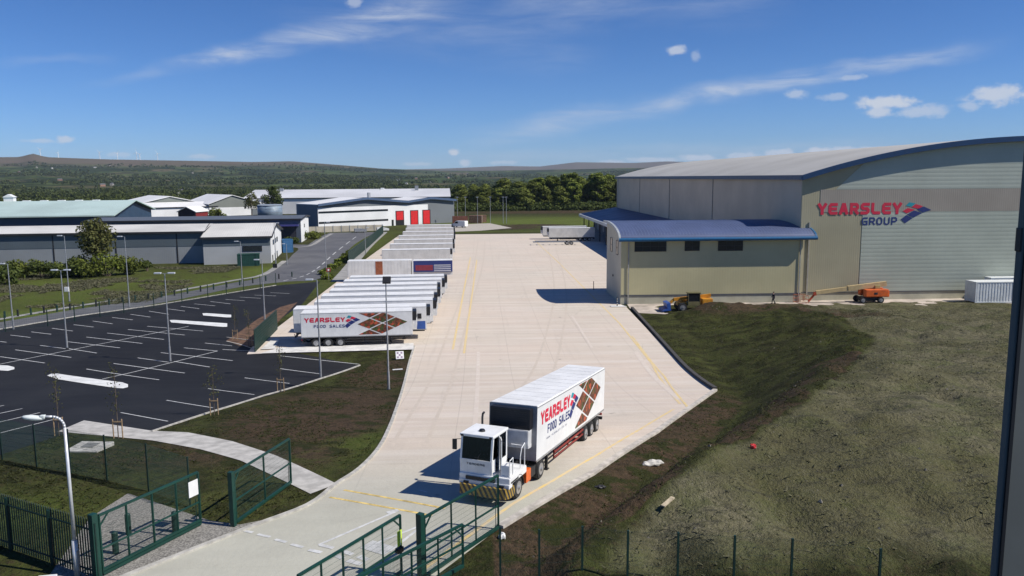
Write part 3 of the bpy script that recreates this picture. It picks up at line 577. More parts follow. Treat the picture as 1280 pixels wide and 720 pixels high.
for k, m in (('red', REDL), ('teal', TEAL), ('navy', NAVY)): plate('logo_' + k, [zp(p) for p in LOGO[k]], m, wh, TW, .015)

# office block
OX0, OX1, OY0, OY1 = 20.95, 48.2, 117.5, 131.0
of = thing('office_block', 'two storey olive office block with curved blue metal roof in front of the cold store', 'office', (OX0, OY0, 0)); Om = Matrix.Translation((-OX0, -OY0, 0))
def opart(name, bm, m, par=None, smooth=False): bmesh.ops.transform(bm, matrix=Om, verts=bm.verts); return finish(name, bm, m, par or of, smooth)
def oz(y): t = max(0, min(1, (y - (OY0 - .98)) / (OY1 - OY0 + .98))); return 9.75 + 2.0 * math.sin(math.acos(1 - min(1, t * 1.25))) if t < .8 else 11.75 - (t - .8) * .5
CL_OFF = clad('office_cladding', (.50, .45, .255), .4, 0, .02); CL_END = clad('office_end_cladding', (.50, .45, .33), .4, 1, .015)
bm = bmesh.new(); bx(bm, OX0, OX1, OY0, OY0 + .25, 1.2, 9.8); opart('front_wall', bm, CL_OFF)
yy = [OY0 + (OY1 - OY0) * i / 16 for i in range(17)]
for (xa, xb) in ((OX0, OX0 + .25), (OX1 + 0, OX1 + .19)):
    bm = bmesh.new(); pts = [(OY0 + .25, 0), (OY1, 0)] + [(y, oz(y) - .1) for y in yy[::-1] if y > OY0 + .25] + [(OY0 + .25, oz(OY0 + .25) - .1)]
    a = [bm.verts.new((xa, y, z)) for y, z in pts]; b = [bm.verts.new((xb, y, z)) for y, z in pts]; n = len(pts); bm.faces.new(a); bm.faces.new(b[::-1])
    for i in range(n): bm.faces.new((a[i], a[(i + 1) % n], b[(i + 1) % n], b[i]))
    bmesh.ops.recalc_face_normals(bm, faces=bm.faces); opart('end_wall', bm, CL_END)
bm = bmesh.new(); bx(bm, OX0 + .25, OX1, OY1 - .25, OY1, 0, 11.4); opart('rear_wall', bm, CL_END)
bm = bmesh.new(); bx(bm, OX0 - .04, OX1 + .1, OY0 - .02, OY0 + .25, -.1, 1.2); opart('plinth', bm, MATS['blockwork_plinth'])
bm = bmesh.new(); bx(bm, OX0 - .02, OX1, OY0 - .07, OY0, 1.15, 1.42); opart('drip_flashing', bm, MATS['flashing'])
def curved(x0, x1, th, y0, y1, off=0., n=24):
    bm = bmesh.new(); ys = [y0 + (y1 - y0) * (i / n) ** 1.6 for i in range(n + 1)]; up = [(y, oz(y) + off + th) for y in ys]; dn = [(y, oz(y) + off) for y in ys[::-1]]; pts = up + dn
    a = [bm.verts.new((x0, y, z)) for y, z in pts]; b = [bm.verts.new((x1, y, z)) for y, z in pts]; m_ = len(pts)
    for i in range(m_): bm.faces.new((a[i], a[(i + 1) % m_], b[(i + 1) % m_], b[i]))
    for i in range(n): bm.faces.new((a[i], a[i + 1], a[m_ - 2 - i], a[m_ - 1 - i])); bm.faces.new((b[i], b[i + 1], b[m_ - 2 - i], b[m_ - 1 - i]))
    bmesh.ops.recalc_face_normals(bm, faces=bm.faces); return bm
opart('roof', curved(OX0 - .25, OX1 + 1.5, .12, OY0 - .98, OY1 + .5), ROOFB)
opart('verge_trim', curved(OX0 - .55, OX0 - .26, .34, OY0 - 1.0, OY1 + .5, -.16), mat('pale_trim', (.40, .42, .42), .4)); opart('verge_trim', curved(OX1 + 1.51, OX1 + 1.8, .34, OY0 - 1.0, OY0 + 5, -.16), FASC2)
bm = bmesh.new(); 
for i in range(62): 
    x = OX0 + .2 + i * .47
    if x < OX1 + 1.4:
        q = curved(x, x + .06, .03, OY0 - .98, OY1 + .4, .125, 10); me_ = bpy.data.meshes.new('x'); q.to_mesh(me_); q.free(); bm.from_mesh(me_); bpy.data.meshes.remove(me_)
opart('standing_seams', bm, mat('seam_blue', (.14, .17, .27), .5))
bm = bmesh.new(); cyl(bm, (OX0 - .55, OY0 - 1.0, 9.72), (OX1 + 1.8, OY0 - 1.0, 9.74), .27, seg=12); opart('eave_gutter', bm, FASC2, smooth=False)
bm = bmesh.new(); bx(bm, OX0, OX1 + 1.4, OY0 - .9, OY0 - .01, 9.56, 9.62); opart('soffit', bm, MATS['soffit_grey'])
def window(par, part, x0, x1, z0, z1, y, M, nx=3, ny=1):
    bm = bmesh.new(); bx(bm, x0, x1, y - .05, y - .01, z0, z1); bmesh.ops.transform(bm, matrix=M, verts=bm.verts); w_ = finish('window', bm, GLASS, par)
    bm = bmesh.new(); f = .07
    for a in (x0 - f, x1): bx(bm, a, a + f, y - .09, y, z0 - f, z1 + f)
    for a in (z0 - f, z1): bx(bm, x0, x1, y - .09, y, a, a + f)
    for i in range(1, nx): x = x0 + (x1 - x0) * i / nx; bx(bm, x - .025, x + .025, y - .08, y - .051, z0, z1)
    for i in range(1, ny): z = z0 + (z1 - z0) * i / ny; bx(bm, x0, x1, y - .078, y - .052, z - .025, z + .025)
    bmesh.ops.transform(bm, matrix=M, verts=bm.verts); finish('window_frame', bm, DARK, w_); return w_
window(of, 0, 23.0, 27.6, 7.95, 9.35, OY0, Om, 4, 2); window(of, 0, 30.5, 32.6, 8.0, 9.3, OY0, Om, 2, 2); window(of, 0, 35.5, 39.1, 7.95, 9.35, OY0, Om, 3, 2)
Ome = Om @ Matrix.Translation((OX0, 0, 0)) @ Matrix.Rotation(-math.pi / 2, 4, 'Z')
for ya in (120.2, 125.6): window(of, 0, -ya - 1.4, -ya, 7.2, 9.3, 0, Ome, 1, 2)
for xa in (OX0 + 1.0, OX1 - .4):
    bm = bmesh.new(); bx(bm, xa, xa + .16, OY0 - .17, OY0 - .08, 0, 9.5); opart('downpipe', bm, MATS['pipe_grey'])
bm = bmesh.new(); bx(bm, OX0 - .12, OX0, 124.2, 124.5, 3.4, 3.7); opart('wall_lamp', bm, DARK)

# loading canopy along the dock side
ca = thing('loading_canopy', 'dark blue sloping canopy over the loading docks along the shaded side of the cold store', 'canopy', (35.5, 131.6, 0)); Cm = Matrix.Translation((-35.5, -131.6, 0))
def cpart(name, bm, m): bmesh.ops.transform(bm, matrix=Cm, verts=bm.verts); return finish(name, bm, m, ca)
bm = bmesh.new(); prism(bm, [(35.3, 6.05), (48.15, 8.25), (48.15, 8.05), (35.3, 5.85)], 131.6, 281); cpart('roof', bm, ROOFD)
bm = bmesh.new(); bx(bm, 34.95, 35.28, 131.6, 281.2, 5.3, 6.15); cpart('edge_fascia', bm, mat('pale_fascia', (.55, .56, .56), .4)); bm = bmesh.new(); prism(bm, [(35.3, 5.3), (35.3, 6.2), (48.15, 8.4), (48.15, 7.7)], 281.01, 281.3); cpart('end_fascia', bm, MATS['pale_fascia'])
for y in range(139, 281, 12):
    bm = bmesh.new(); bx(bm, 35.35, 35.65, y, y + .3, 0, 5.84); cpart('column', bm, DARK)
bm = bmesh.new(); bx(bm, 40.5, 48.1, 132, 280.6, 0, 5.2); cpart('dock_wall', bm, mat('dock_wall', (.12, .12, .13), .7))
for i in range(11):
    bm = bmesh.new(); y = 150 + i * 12; bx(bm, 40.3, 40.49, y, y + 3, 1.2, 4.4); cpart('dock_door', bm, mat('dock_door', (.30, .30, .30), .6, rib=(2, .5, .03)))

# corner protection bollards, posts and a slab by the office corner
def bollard(x, y, label, h=1.1, r=.09, m=None, group=None, cat='bollard'):
    bm = bmesh.new(); z = tz(x, y); cyl(bm, (0, 0, 0), (0, 0, h), r, seg=12); cyl(bm, (0, 0, h), (0, 0, h + .05), r, r * .5, seg=12); o = finish('bollard', bm, m or DGREEN); o.location = (x, y, z); return tag(o, label, cat, group)
BW = mat('banded_bollard', (.5, .5, .48), .5)
p = at(765, 378)
drape('corner_slab', [(p.x - .9, 114.8), (p.x + 1.5, 114.8), (p.x + 1.0, 116.2), (p.x - .8, 116.2)], mat('white_slab', (.72, .71, .68), .8), .09)
t = thing('warning_post', 'short post with pale bands on the white slab at the office corner', 'bollard', (p.x + .1, 115.5, .09))
bm = bmesh.new(); cyl(bm, (0, 0, 0), (0, 0, 1.3), .08); finish('post', bm, DARK, t)
for z in (.3, .65, 1.0):
    bm = bmesh.new(); cyl(bm, (0, 0, z), (0, 0, z + .12), .09); finish('band', bm, BW, t)
p = at(742, 362)
t = thing('thin_post', 'thin dark post standing on the concrete left of the office block', 'post', (p.x, p.y, .02)); bm = bmesh.new(); cyl(bm, (0, 0, 0), (0, 0, 1.4), .06); finish('shaft', bm, DARK, t); bm = bmesh.new(); cyl(bm, (0, 0, 0), (0, 0, .04), .16); finish('base_plate', bm, DARK, t)

# ------------------------------------------------------------------ trailers and the shunting tractor
def food_mat():
    m = bpy.data.materials.new('food_photo'); m.use_nodes = True; t = NT(m.node_tree); b = m.node_tree.nodes['Principled BSDF']; oc = t.n('ShaderNodeTexCoord').outputs['Object']
    v = t.n('ShaderNodeTexVoronoi'); t.l(oc, v.inputs['Vector']); v.inputs['Scale'].default_value = 3.2; s = t.n('ShaderNodeSeparateColor'); t.l(v.outputs['Color'], s.inputs[0])
    c = t.mix(s.outputs[0], (.10, .025, .015), (.22, .08, .035)); c = t.mix(t.ramp(s.outputs[1], .72, .74), c, (.06, .08, .02)); c = t.mix(t.ramp(s.outputs[2], .8, .82), c, (.45, .08, .03)); c = t.mix(t.ramp(t.noise(oc, 5, 3), .5, .7), c, (.05, .02, .012))
    t.l(c, b.inputs['Base Color']); b.inputs['Roughness'].default_value = .5; return m
FOOD = food_mat()
def wheel(par, x, y, r=.52, wd=.30, name='wheel'):
    s = 1 if y > 0 else -1; bm = bmesh.new(); cyl(bm, (x, y - s * wd, r), (x, y, r), r, seg=24); bmesh.ops.bevel(bm, geom=[e for e in bm.edges if e.is_manifold and e.calc_face_angle(0) > 1], offset=.05, segments=2, affect='EDGES')
    w_ = finish(name, bm, RUBBER, par); bm = bmesh.new(); cyl(bm, (x, y - s * .02, r), (x, y + s * .02, r), r * .58, seg=18); cyl(bm, (x, y, r), (x, y + s * .10, r), r * .22, r * .16, seg=10); finish('rim', bm, RIM, w_)
def trailer(label, L=13.6, livery=None, group='white refrigerated trailers parked side by side', guard=DARK, box_m=None, hero=False, wall=None):
    t = thing('trailer', label, 'trailer', group=group); hw = 1.275
    bm = bmesh.new(); bx(bm, -L, 0, -hw, hw, 1.2, 3.93, bev=.03); finish('cargo_box', bm, box_m or WHITE, t)
    bm = bmesh.new(); bx(bm, -L + .03, -.03, -hw + .05, hw - .05, 3.93, 3.965)
    for i in range(1, 12): x = -L * i / 12; bx(bm, x - .02, x + .02, -hw + .06, hw - .06, 3.96, 3.975)
    finish('roof_panel', bm, ROOFW, t)
    bm = bmesh.new()
    for s in (-1, 1):
        bx(bm, -L, 0, s * hw - .012 if s > 0 else -hw - .02, hw + .02 if s > 0 else -hw + .012, 1.14, 1.24); bx(bm, -L + .02, -.02, s * hw - (.0 if s > 0 else .012), s * hw + (.012 if s > 0 else 0), 3.86, 3.90)
    finish('edge_rail', bm, mat('rail_grey', (.34, .34, .34), .4, .4), t)
    bm = bmesh.new(); bx(bm, .0, .03, -hw, hw, 1.2, 3.95); finish('front_bulkhead', bm, mat('bulkhead', (.30, .30, .30), .5) if hero else WHITE, t)
    bm = bmesh.new(); bx(bm, .03, .55, -1.02, 1.02, 2.05, 2.82, bev=.08); bx(bm, .03, .5, -1.02, 1.02, 1.9, 2.1, bev=.04); ru = finish('refrigeration_unit', bm, mat('unit_white', (.62, .62, .61), .4), t)
    bm = bmesh.new(); bx(bm, .03, .48, -1.06, 1.06, 2.83, 3.86, bev=.05)
    for k in range(7): bx(bm, .475, .50, -.9, .9, 3.0 + k * .11, 3.04 + k * .11)
    for k in range(5): bx(bm, .475, .505, -.5 + k * .22, -.4 + k * .22, 3.74, 3.80, 0)
    finish('grille', bm, BLACK, ru)
    bm = bmesh.new(); bx(bm, -L + .1, -.2, -.55, -.42, .85, 1.2); bx(bm, -L + .1, -.2, .42, .55, .85, 1.2)
    for i in range(9): x = -L + .6 + i * (L - 1.5) / 8; bx(bm, x, x + .08, -1.2, 1.2, 1.02, 1.14)
    bx(bm, -L + .02, -L + .2, -1.2, 1.2, .55, .72); bx(bm, -L + .3, -L + .36, -.9, -.8, .6, 1.1); bx(bm, -L + .3, -L + .36, .8, .9, .6, 1.1); finish('chassis', bm, DARK, t)
    for s in (-1, 1):
        bm = bmesh.new()
        for z in (.55, .82): bx(bm, -L + 4.7, -3.2, s * 1.20 - .02, s * 1.20 + .02, z, z + .10)
        for x in (-L + 4.9, (-L + 1.5) / 2, -3.4): bx(bm, x, x + .08, s * 1.12 - .03, s * 1.12 + .03, .5, 1.15)
        finish('side_guard', bm, guard, t)
        bm = bmesh.new(); bx(bm, -2.7, -2.55, s * .95 - .07, s * .95 + .07, .12, 1.1); bx(bm, -2.8, -2.45, s * .95 - .12, s * .95 + .12, .04, .12); finish('landing_leg', bm, DARK, t)
        for k in range(3): wheel(t, -L + 1.6 + k * 1.35, s * 1.26)
        bm = bmesh.new()
        for k in range(3): x = -L + 1.6 + k * 1.35; bx(bm, x - .6, x + .6, s * 1.0 - .22, s * 1.0 + .22, 1.07, 1.10)
        finish('mudguard', bm, BLACK, t)
        bm = bmesh.new(); bx(bm, -L - .02, -L + .03, s * 1.0 - .15, s * 1.0 + .15, .8, .95); finish('tail_light', bm, RED, t)
    bm = bmesh.new(); bx(bm, -L - .03, -L, -1.2, -.01, 1.28, 3.85); bx(bm, -L - .03, -L, .01, 1.2, 1.28, 3.85)
    for y in (-.9, -.3, .3, .9): bx(bm, -L - .06, -L - .03, y - .02, y + .02, 1.3, 3.8)
    finish('rear_door', bm, WHITE, t)
    if livery:
        if livery == 'left': M = Matrix.Translation((0, hw + .003, 0)) @ Matrix(((-1, 0, 0, 0), (0, 0, 1, 0), (0, 1, 0, 0), (0, 0, 0, 1)))
        else: M = Matrix.Translation((-L, -hw - .003, 0)) @ Matrix(((1, 0, 0, 0), (0, 0, -1, 0), (0, 1, 0, 0), (0, 0, 0, 1)))
        T_ = lambda x, z: M @ Matrix.Translation((x, z, 0)); o1 = .55 if livery == 'left' else .4; k = 1.0 if livery == 'left' else .88
        text('lettering', 'YEARSLEY', .68 if hero else .52, 5.1 * k, REDL, t, T_(o1, 2.88), .035); text('lettering', 'FOOD SALES', .46 if hero else .34, 3.9 * k, NAVY, t, T_(o1 + 1.15 * k, 2.24), .012)
        if hero: text('lettering', 'www.yearsley.co.uk', .10, 3.6, mat('grey_lettering', (.35, .36, .42), .5), t, T_(o1 + 1.0, 1.95), 0)
        sc = lambda L_: [(o1 + 5.05 * k + (x - 823) / 245 * 1.75, 3.60 - (y - 150) / 170 * 1.45) for x, y in L_]
        for kk, m in (('red', REDL), ('teal', TEAL), ('navy', NAVY)): plate('logo_' + kk, [sc(q) for q in LOGO[kk]], m, t, M, .014)
        # tilted grid of food photographs, five diamonds and clipped ones
        cx, cz = (8.25, 2.72) if livery == 'left' else (7.6, 2.60); u = Vector((1.52, .68)); v = Vector((1.42, -.60)); e_ = 0
        dd = []
        def cell(i, j, cl=None):
            c_ = Vector((cx, cz)) + u * i + v * j; e = .45; q = [c_ - u * e - v * e, c_ + u * e - v * e, c_ + u * e + v * e, c_ - u * e + v * e]
            out = []; n = 4
            for lo, sgn in ((1.36, 1), (3.80, -1)):
                r_ = []
                for a_, b_ in zip(q, q[1:] + q[:1]):
                    ia, ib = (a_.y - lo) * sgn >= 0, (b_.y - lo) * sgn >= 0
                    if ia: r_.append(a_)
                    if ia != ib: r_.append(a_.lerp(b_, (lo - a_.y) / (b_.y - a_.y)))
                q = r_
                if not q: return
            dd.append([tuple(p_) for p_ in q])
        for i, j in ((0, 0), (1, 0), (0, 1), (1, 1), (1, -1), (-1, 1)): cell(i, j)
        plate('food_panel', dd, FOOD, t, M, .012)
    return t

# hero unit
h = Vector((-.392, -.920)); left = Vector((.920, -.392)); HZ = math.atan2(h.y, h.x)
O = Vector((1.46, 38.45)); 
hero = trailer('white refrigerated trailer with bright company lettering coupled to the yard tractor', 13.6, 'left', None, mat('guard_red', (.26, .025, .018), .55, 0, .3, 3), hero=True)
hero.location = (O.x, O.y, 3.76); hero.rotation_euler = (0, -.082, HZ)
tr = thing('yard_tractor', 'white terminal tractor with narrow cab and yellow striped bumper on the entrance road', 'tractor unit', (O.x - .10, O.y + .06, 3.76), HZ - .03, ry=-.035); tr.scale = (1.02, 1.03, 1.0)
CABW = mat('cab_white', (.78, .78, .76), .35, 0, .06, 2, dirt=.12)
bm = bmesh.new(); bx(bm, -1.9, 2.6, -.5, -.36, .62, .92); bx(bm, -1.9, 2.6, .36, .5, .62, .92); bx(bm, -1.7, -.4, -.6, .6, .92, 1.12); bx(bm, 1.6, 2.2, -1.0, 1.0, .45, .6); bx(bm, -1.2, -.8, -1.0, 1.0, .45, .6)
for z in (.92, 1.05): bx(bm, -.4, .9, -.45, .45, z, z + .08)
finish('chassis', bm, DARK, tr)
bm = bmesh.new(); bx(bm, .95, 3.05, -1.25, 1.25, .98, 1.30, bev=.05); bx(bm, 1.0, 2.95, .30, 1.24, 1.30, 1.34); bx(bm, 2.7, 3.1, -1.25, 1.25, .80, 1.02, bev=.04); finish('deck', bm, CABW, tr)
bm = bmesh.new(); bx(bm, 2.98, 3.12, -.9, .55, 1.05, 1.2); bx(bm, 3.05, 3.14, -1.0, -.75, .86, .96); bx(bm, 3.05, 3.14, .75, 1.0, .86, .96); bx(bm, 2.0, 2.9, .95, 1.26, 1.02, 1.1); finish('front_slot', bm, BLACK, tr)
# bumper wraps the front corners
bm = bmesh.new(); op = [(3.02, -1.25), (3.25, -1.12), (3.30, -.6), (3.30, .6), (3.25, 1.12), (3.02, 1.25), (2.45, 1.26), (2.45, 1.2), (2.95, 1.12), (3.1, .6), (3.1, -.6), (2.95, -1.12), (2.45, -1.2), (2.45, -1.26)]
a = [bm.verts.new((x, y, .36)) for x, y in op]; b = [bm.verts.new((x, y, .84)) for x, y in op]; n = len(op); bm.faces.new(a[::-1]); bm.faces.new(b)
for i in range(n): bm.faces.new((a[i], a[(i + 1) % n], b[(i + 1) % n], b[i]))
bmesh.ops.recalc_face_normals(bm, faces=bm.faces)
def chev():
    m = bpy.data.materials.new('hazard_stripes'); m.use_nodes = True; t_ = NT(m.node_tree); b_ = m.node_tree.nodes['Principled BSDF']; s = t_.n('ShaderNodeSeparateXYZ'); t_.l(t_.n('ShaderNodeTexCoord').outputs['Object'], s.inputs[0])
    q = t_.m('ADD', t_.m('SUBTRACT', s.outputs[1], t_.m('MULTIPLY', s.outputs[0], 1.0)), t_.m('MULTIPLY', s.outputs[2], .5)); f_ = t_.m('GREATER_THAN', t_.m('FRACT', t_.m('MULTIPLY', q, 4.0)), .48)
    t_.l(t_.mix(f_, (.34, .22, .04), (.03, .03, .03)), b_.inputs['Base Color']); b_.inputs['Roughness'].default_value = .5; return m
finish('front_bumper', bm, chev(), tr)
# cab
bm = bmesh.new(); M = Matrix.Translation((0, 0, 0)); co_ = [(2.98, 1.30), (3.02, 1.95), (2.86, 3.02), (2.7, 3.12), (1.3, 3.14), (1.25, 3.0), (1.22, 1.30)]
# pillars and panels rather than a block, so that the glass has a cabin behind it
def quadbox(bm, pts, y0, y1): prism(bm, pts, y0, y1)
quadbox(bm, [(2.98, 1.30), (3.02, 1.98), (2.92, 1.98), (2.9, 1.30)], -1.24, .36)
for y in (-1.24, .27): quadbox(bm, [(3.01, 1.95), (2.86, 3.02), (2.76, 3.02), (2.91, 1.95)], y, y + .09)
for y in (-1.24, .29):
    bx(bm, 1.22, 1.34, y, y + .07, 1.3, 3.05); bx(bm, 2.1, 2.18, y, y + .07, 1.3, 3.05)
    bx(bm, 2.18, 2.9, y, y + .07, 1.3, 1.95) if y < 0 else bx(bm, 2.55, 2.9, y, y + .07, 1.3, 2.0)
    bx(bm, 1.34, 2.1, y, y + .07, 1.3, 1.8)
bx(bm, 1.22, 1.28, -1.24, .36, 1.3, 1.75); bx(bm, 1.22, 1.28, -1.17, .29, 2.85, 3.05); finish('cab', bm, CABW, tr)
bm = bmesh.new(); bx(bm, 1.16, 2.95, -1.28, .40, 3.03, 3.16, bev=.045); rf = finish('cab_roof', bm, CABW, tr)
bm = bmesh.new(); cyl(bm, (2.3, -.45, 3.16), (2.3, -.45, 3.26), .16, .12, seg=12); finish('roof_vent', bm, BLACK, rf)
for y in (-1.15, .27):
    bm = bmesh.new(); bx(bm, 2.88, 2.97, y - .06, y + .06, 3.03, 3.12); finish('marker_light', bm, BLACK, rf)
CG = mat('cab_glass', (.015, .018, .022), .06)
SG = bpy.data.materials.new('clear_glass'); SG.use_nodes = True; _t = NT(SG.node_tree); _g = _t.n('ShaderNodeBsdfGlossy'); _g.inputs['Roughness'].default_value = .03; _g.inputs['Color'].default_value = (.45, .48, .5, 1); _r = _t.n('ShaderNodeBsdfTransparent'); _r.inputs['Color'].default_value = (.22, .25, .25, 1)
_m = _t.n('ShaderNodeMixShader'); _f = _t.n('ShaderNodeFresnel'); _f.inputs[0].default_value = 1.5; _t.l(_f.outputs[0], _m.inputs[0]); _t.l(_r.outputs[0], _m.inputs[1]); _t.l(_g.outputs[0], _m.inputs[2]); _t.l(_m.outputs[0], SG.node_tree.nodes['Material Output'].inputs['Surface'])
bm = bmesh.new(); quadbox(bm, [(2.985, 1.98), (2.845, 3.01), (2.825, 3.01), (2.965, 1.98)], -1.14, .26); finish('windscreen', bm, SG, tr)
for dm in ((2.18, 2.78, -1.215, -1.195, 1.95, 3.0), (1.34, 2.1, -1.215, -1.195, 1.8, 3.0), (1.34, 2.1, .315, .335, 1.8, 3.0), (2.2, 2.78, .315, .335, 2.0, 3.0)): box('side_window', dm, SG, tr)
box('rear_panel', (1.22, 1.28, -1.17, .29, 1.75, 2.85), DARK, tr); box('cab_floor', (1.3, 2.9, -1.15, .28, 1.3, 1.36), BLACK, tr); box('dashboard', (2.55, 2.88, -1.12, .26, 1.7, 2.0), DARK, tr, .04)
bm = bmesh.new(); tube(bm, [(2.93, -.7, 2.06), (2.99, -.35, 2.1), (2.87, -.1, 2.5)], .015); tube(bm, [(3.0, -.35, 2.02), (2.96, -.3, 2.14)], .02); finish('wiper', bm, BLACK, tr)
text('lettering', 'TERBERG', .10, .9, DARK, tr, Matrix.Translation((3.01, -.9, 1.72)) @ Matrix.Rotation(math.pi / 2, 4, 'Z') @ Matrix.Rotation(math.pi / 2, 4, 'X'), .01)
# open side door, platform, handrails, steps
bm = bmesh.new(); M = Matrix.Translation((2.12, .40, 0)) @ Matrix.Rotation(math.radians(28), 4, 'Z')
for (a0, a1, b0, b1) in ((0, .62, 1.36, 1.98), (0, .06, 1.98, 2.95), (.56, .62, 1.98, 2.95), (0, .62, 2.89, 2.95)): bx(bm, a0, a1, -.02, .02, b0, b1, M=M)
dr = finish('cab_door', bm, CABW, tr); bm = bmesh.new(); bx(bm, .06, .56, -.008, .008, 1.98, 2.89, M=M); finish('door_window', bm, CG, dr)
bm = bmesh.new(); R_ = .022
tube(bm, [(2.9, 1.18, 1.3), (2.9, 1.18, 2.1), (2.5, 1.18, 2.15), (2.5, 1.18, 1.3)], R_); finish('handrail', bm, CABW, tr); bm = bmesh.new(); tube(bm, [(1.05, 1.18, 1.3), (1.05, 1.18, 2.45), (1.45, 1.18, 2.3), (1.6, 1.18, 1.95), (1.6, 1.18, 1.3)], R_); tube(bm, [(1.05, .5, 2.3), (1.05, 1.18, 2.3)], R_); finish('handrail', bm, CABW, tr)
bm = bmesh.new(); bx(bm, 2.35, 2.9, .75, 1.15, 1.34, 1.85, bev=.04); finish('side_locker', bm, CABW, tr)
bm = bmesh.new(); bx(bm, .35, .95, .98, 1.24, .40, 1.0, bev=.02); finish('battery_box', bm, ORANGE, tr)
bm = bmesh.new(); bx(bm, -.35, .3, .9, 1.22, .45, .95, bev=.06); bx(bm, .2, .95, -1.2, -.7, .4, .95, bev=.06); finish('fuel_tank', bm, DARK, tr)
bm = bmesh.new(); tube(bm, [(1.05, -1.0, 1.2), (1.05, -1.0, 3.45), (1.0, -1.0, 3.62), (.85, -1.0, 3.66)], .055); finish('exhaust_stack', bm, DARK, tr)
bm = bmesh.new(); tube(bm, [(2.85, -1.24, 2.85), (3.0, -1.5, 2.85)], .015); bx(bm, 2.97, 3.03, -1.62, -1.4, 2.35, 2.85, bev=.02); finish('mirror', bm, BLACK, tr)
bm = bmesh.new(); bx(bm, 1.5, 1.95, -.75, -.25, 1.35, 1.8, bev=.05); bx(bm, 1.4, 1.55, -.75, -.25, 1.75, 2.5, bev=.05); finish('seat', bm, mat('seat_cloth', (.10, .10, .11), .9), tr)
bm = bmesh.new()
for k in range(20):
    a0 = k / 20 * 2 * math.pi; a1 = (k + 1) / 20 * 2 * math.pi; f_ = lambda a_: (2.35 + .12 * math.sin(a_), -.5 + .22 * math.cos(a_), 2.15 + .18 * math.sin(a_)); cyl(bm, f_(a0), f_(a1), .015, seg=6)
cyl(bm, (2.6, -.5, 1.5), (2.35, -.5, 2.15), .03); finish('steering_wheel', bm, BLACK, tr)
for s in (-1, 1):
    wheel(tr, 1.9, s * 1.22); wheel(tr, -1.0, s * 1.25, wd=.55)
    bm = bmesh.new()
    for k in range(8):
        a0, a1 = math.pi * k / 8, math.pi * (k + 1) / 8; x0, z0, x1, z1 = 1.9 + .62 * math.cos(a0), .52 + .62 * math.sin(a0), 1.9 + .62 * math.cos(a1), .52 + .62 * math.sin(a1); bar(bm, (x0, s * 1.08, z0), (x1, s * 1.08, z1), .34, .03)
    finish('mudguard', bm, DARK, tr)

# parked rows
park = trailer('white refrigerated trailer with company lettering and food pictures, nearest in the parked row', 12.4, 'right')
pa = math.radians(4.0); p = at(521.5, 431); park.location = (p.x - .6, p.y + 1.2, 0.02); park.rotation_euler = (0, 0, pa)
plain = trailer('plain white trailer second in the near parked row, sticking out left behind the lettered one', 15.3)
bm = bmesh.new(); bx(bm, -1.1, -.1, -1.29, -1.276, 1.25, 2.2); finish('blue_panel', bm, BLUE, plain); bm = bmesh.new(); bx(bm, -1.0, -.55, -1.32, -1.276, 2.5, 3.1); finish('vent_box', bm, BLACK, plain)
nearY = [94.6, 99.6, 104.6, 109.7, 114.8, 119.6, 124.2]
labs = ['white trailer third from the front of the near parked row', 'white trailer fourth from the front of the near parked row', 'white trailer fifth from the front of the near parked row', 'white trailer sixth from the front of the near parked row',
        'white trailer seventh in the near parked row', 'white trailer at the back of the near parked row beside the white storage box']
plain.location = (-6.5, nearY[0], .02); plain.rotation_euler = (0, 0, pa * .9)
vis = trailer('v', 14.4); vis['label'] = labs[0]; vis.location = (-6.0, nearY[1], .02); vis.rotation_euler = (0, 0, pa * .8)
for i, y in enumerate(nearY[2:]): dup(vis, (-6.15 + [.0, .15, -.1, .35, .5][i], y, .02), pa * (.8 + .1 * ((i * 7) % 3 - 1)), labs[i + 1])
t = thing('storage_box', 'white storage box body with orange brown door panel between the two trailer rows', 'container', (-24.3, 147, 0), math.radians(1.5))
bm = bmesh.new(); bx(bm, 0, 11.6, 0, 2.6, .9, 3.9, bev=.03); finish('body', bm, WHITE2, t); bm = bmesh.new(); bx(bm, 5.1, 6.4, -.03, 0, .95, 3.8); finish('door', bm, mat('rust_door', (.34, .10, .04), .7, 0, .2), t)
bm = bmesh.new(); bx(bm, .3, 11.3, .3, 2.3, .3, .9); finish('base_frame', bm, DARK, t); bm = bmesh.new(); bx(bm, .05, 11.55, .05, 2.55, 3.9, 3.96); finish('roof', bm, ROOFW, t)
t = thing('curtain_trailer', 'short blue sided trailer with red and white stripes beside the white storage box', 'trailer', (-12.3, 147.4, 0), math.radians(2))
bm = bmesh.new(); bx(bm, 0, 7.2, 0, 2.5, 1.7, 3.8, bev=.03); finish('cargo_box', bm, NAVY, t); bm = bmesh.new(); bx(bm, -.2, 7.2, .02, 2.48, 3.8, 3.86); bx(bm, -.25, 0, 0, 2.5, 1, 3.86); finish('roof_panel', bm, ROOFW, t)
bm = bmesh.new(); bx(bm, .4, 3.6, -.02, 0, 2.0, 3.0); finish('red_lettering_panel', bm, mat('dull_red', (.25, .03, .05), .5), t)
bm = bmesh.new()
for k in range(4): bx(bm, 3.8, 6.9, -.02, 0, 1.85 + k * .35, 1.97 + k * .35)
finish('side_stripes', bm, WHITE, t); bm = bmesh.new(); bx(bm, 0, 7.2, .3, 2.2, 1.1, 1.7); finish('chassis', bm, WHITE2, t)
for x in (1.2, 2.5): wheel(t, x, -.01)
text('lettering', 'REFRIGERATED', .28, 4.6, WHITE, t, Matrix.Translation((1.2, -.003, 3.35)) @ Matrix.Rotation(math.pi / 2, 4, 'X'), .01) if False else None
farY = [(171, -6.4), (185.5, -6.3), (199, -6.8), (213, -7.0), (228, -7.4), (244, -8.0), (261, -9.2)]
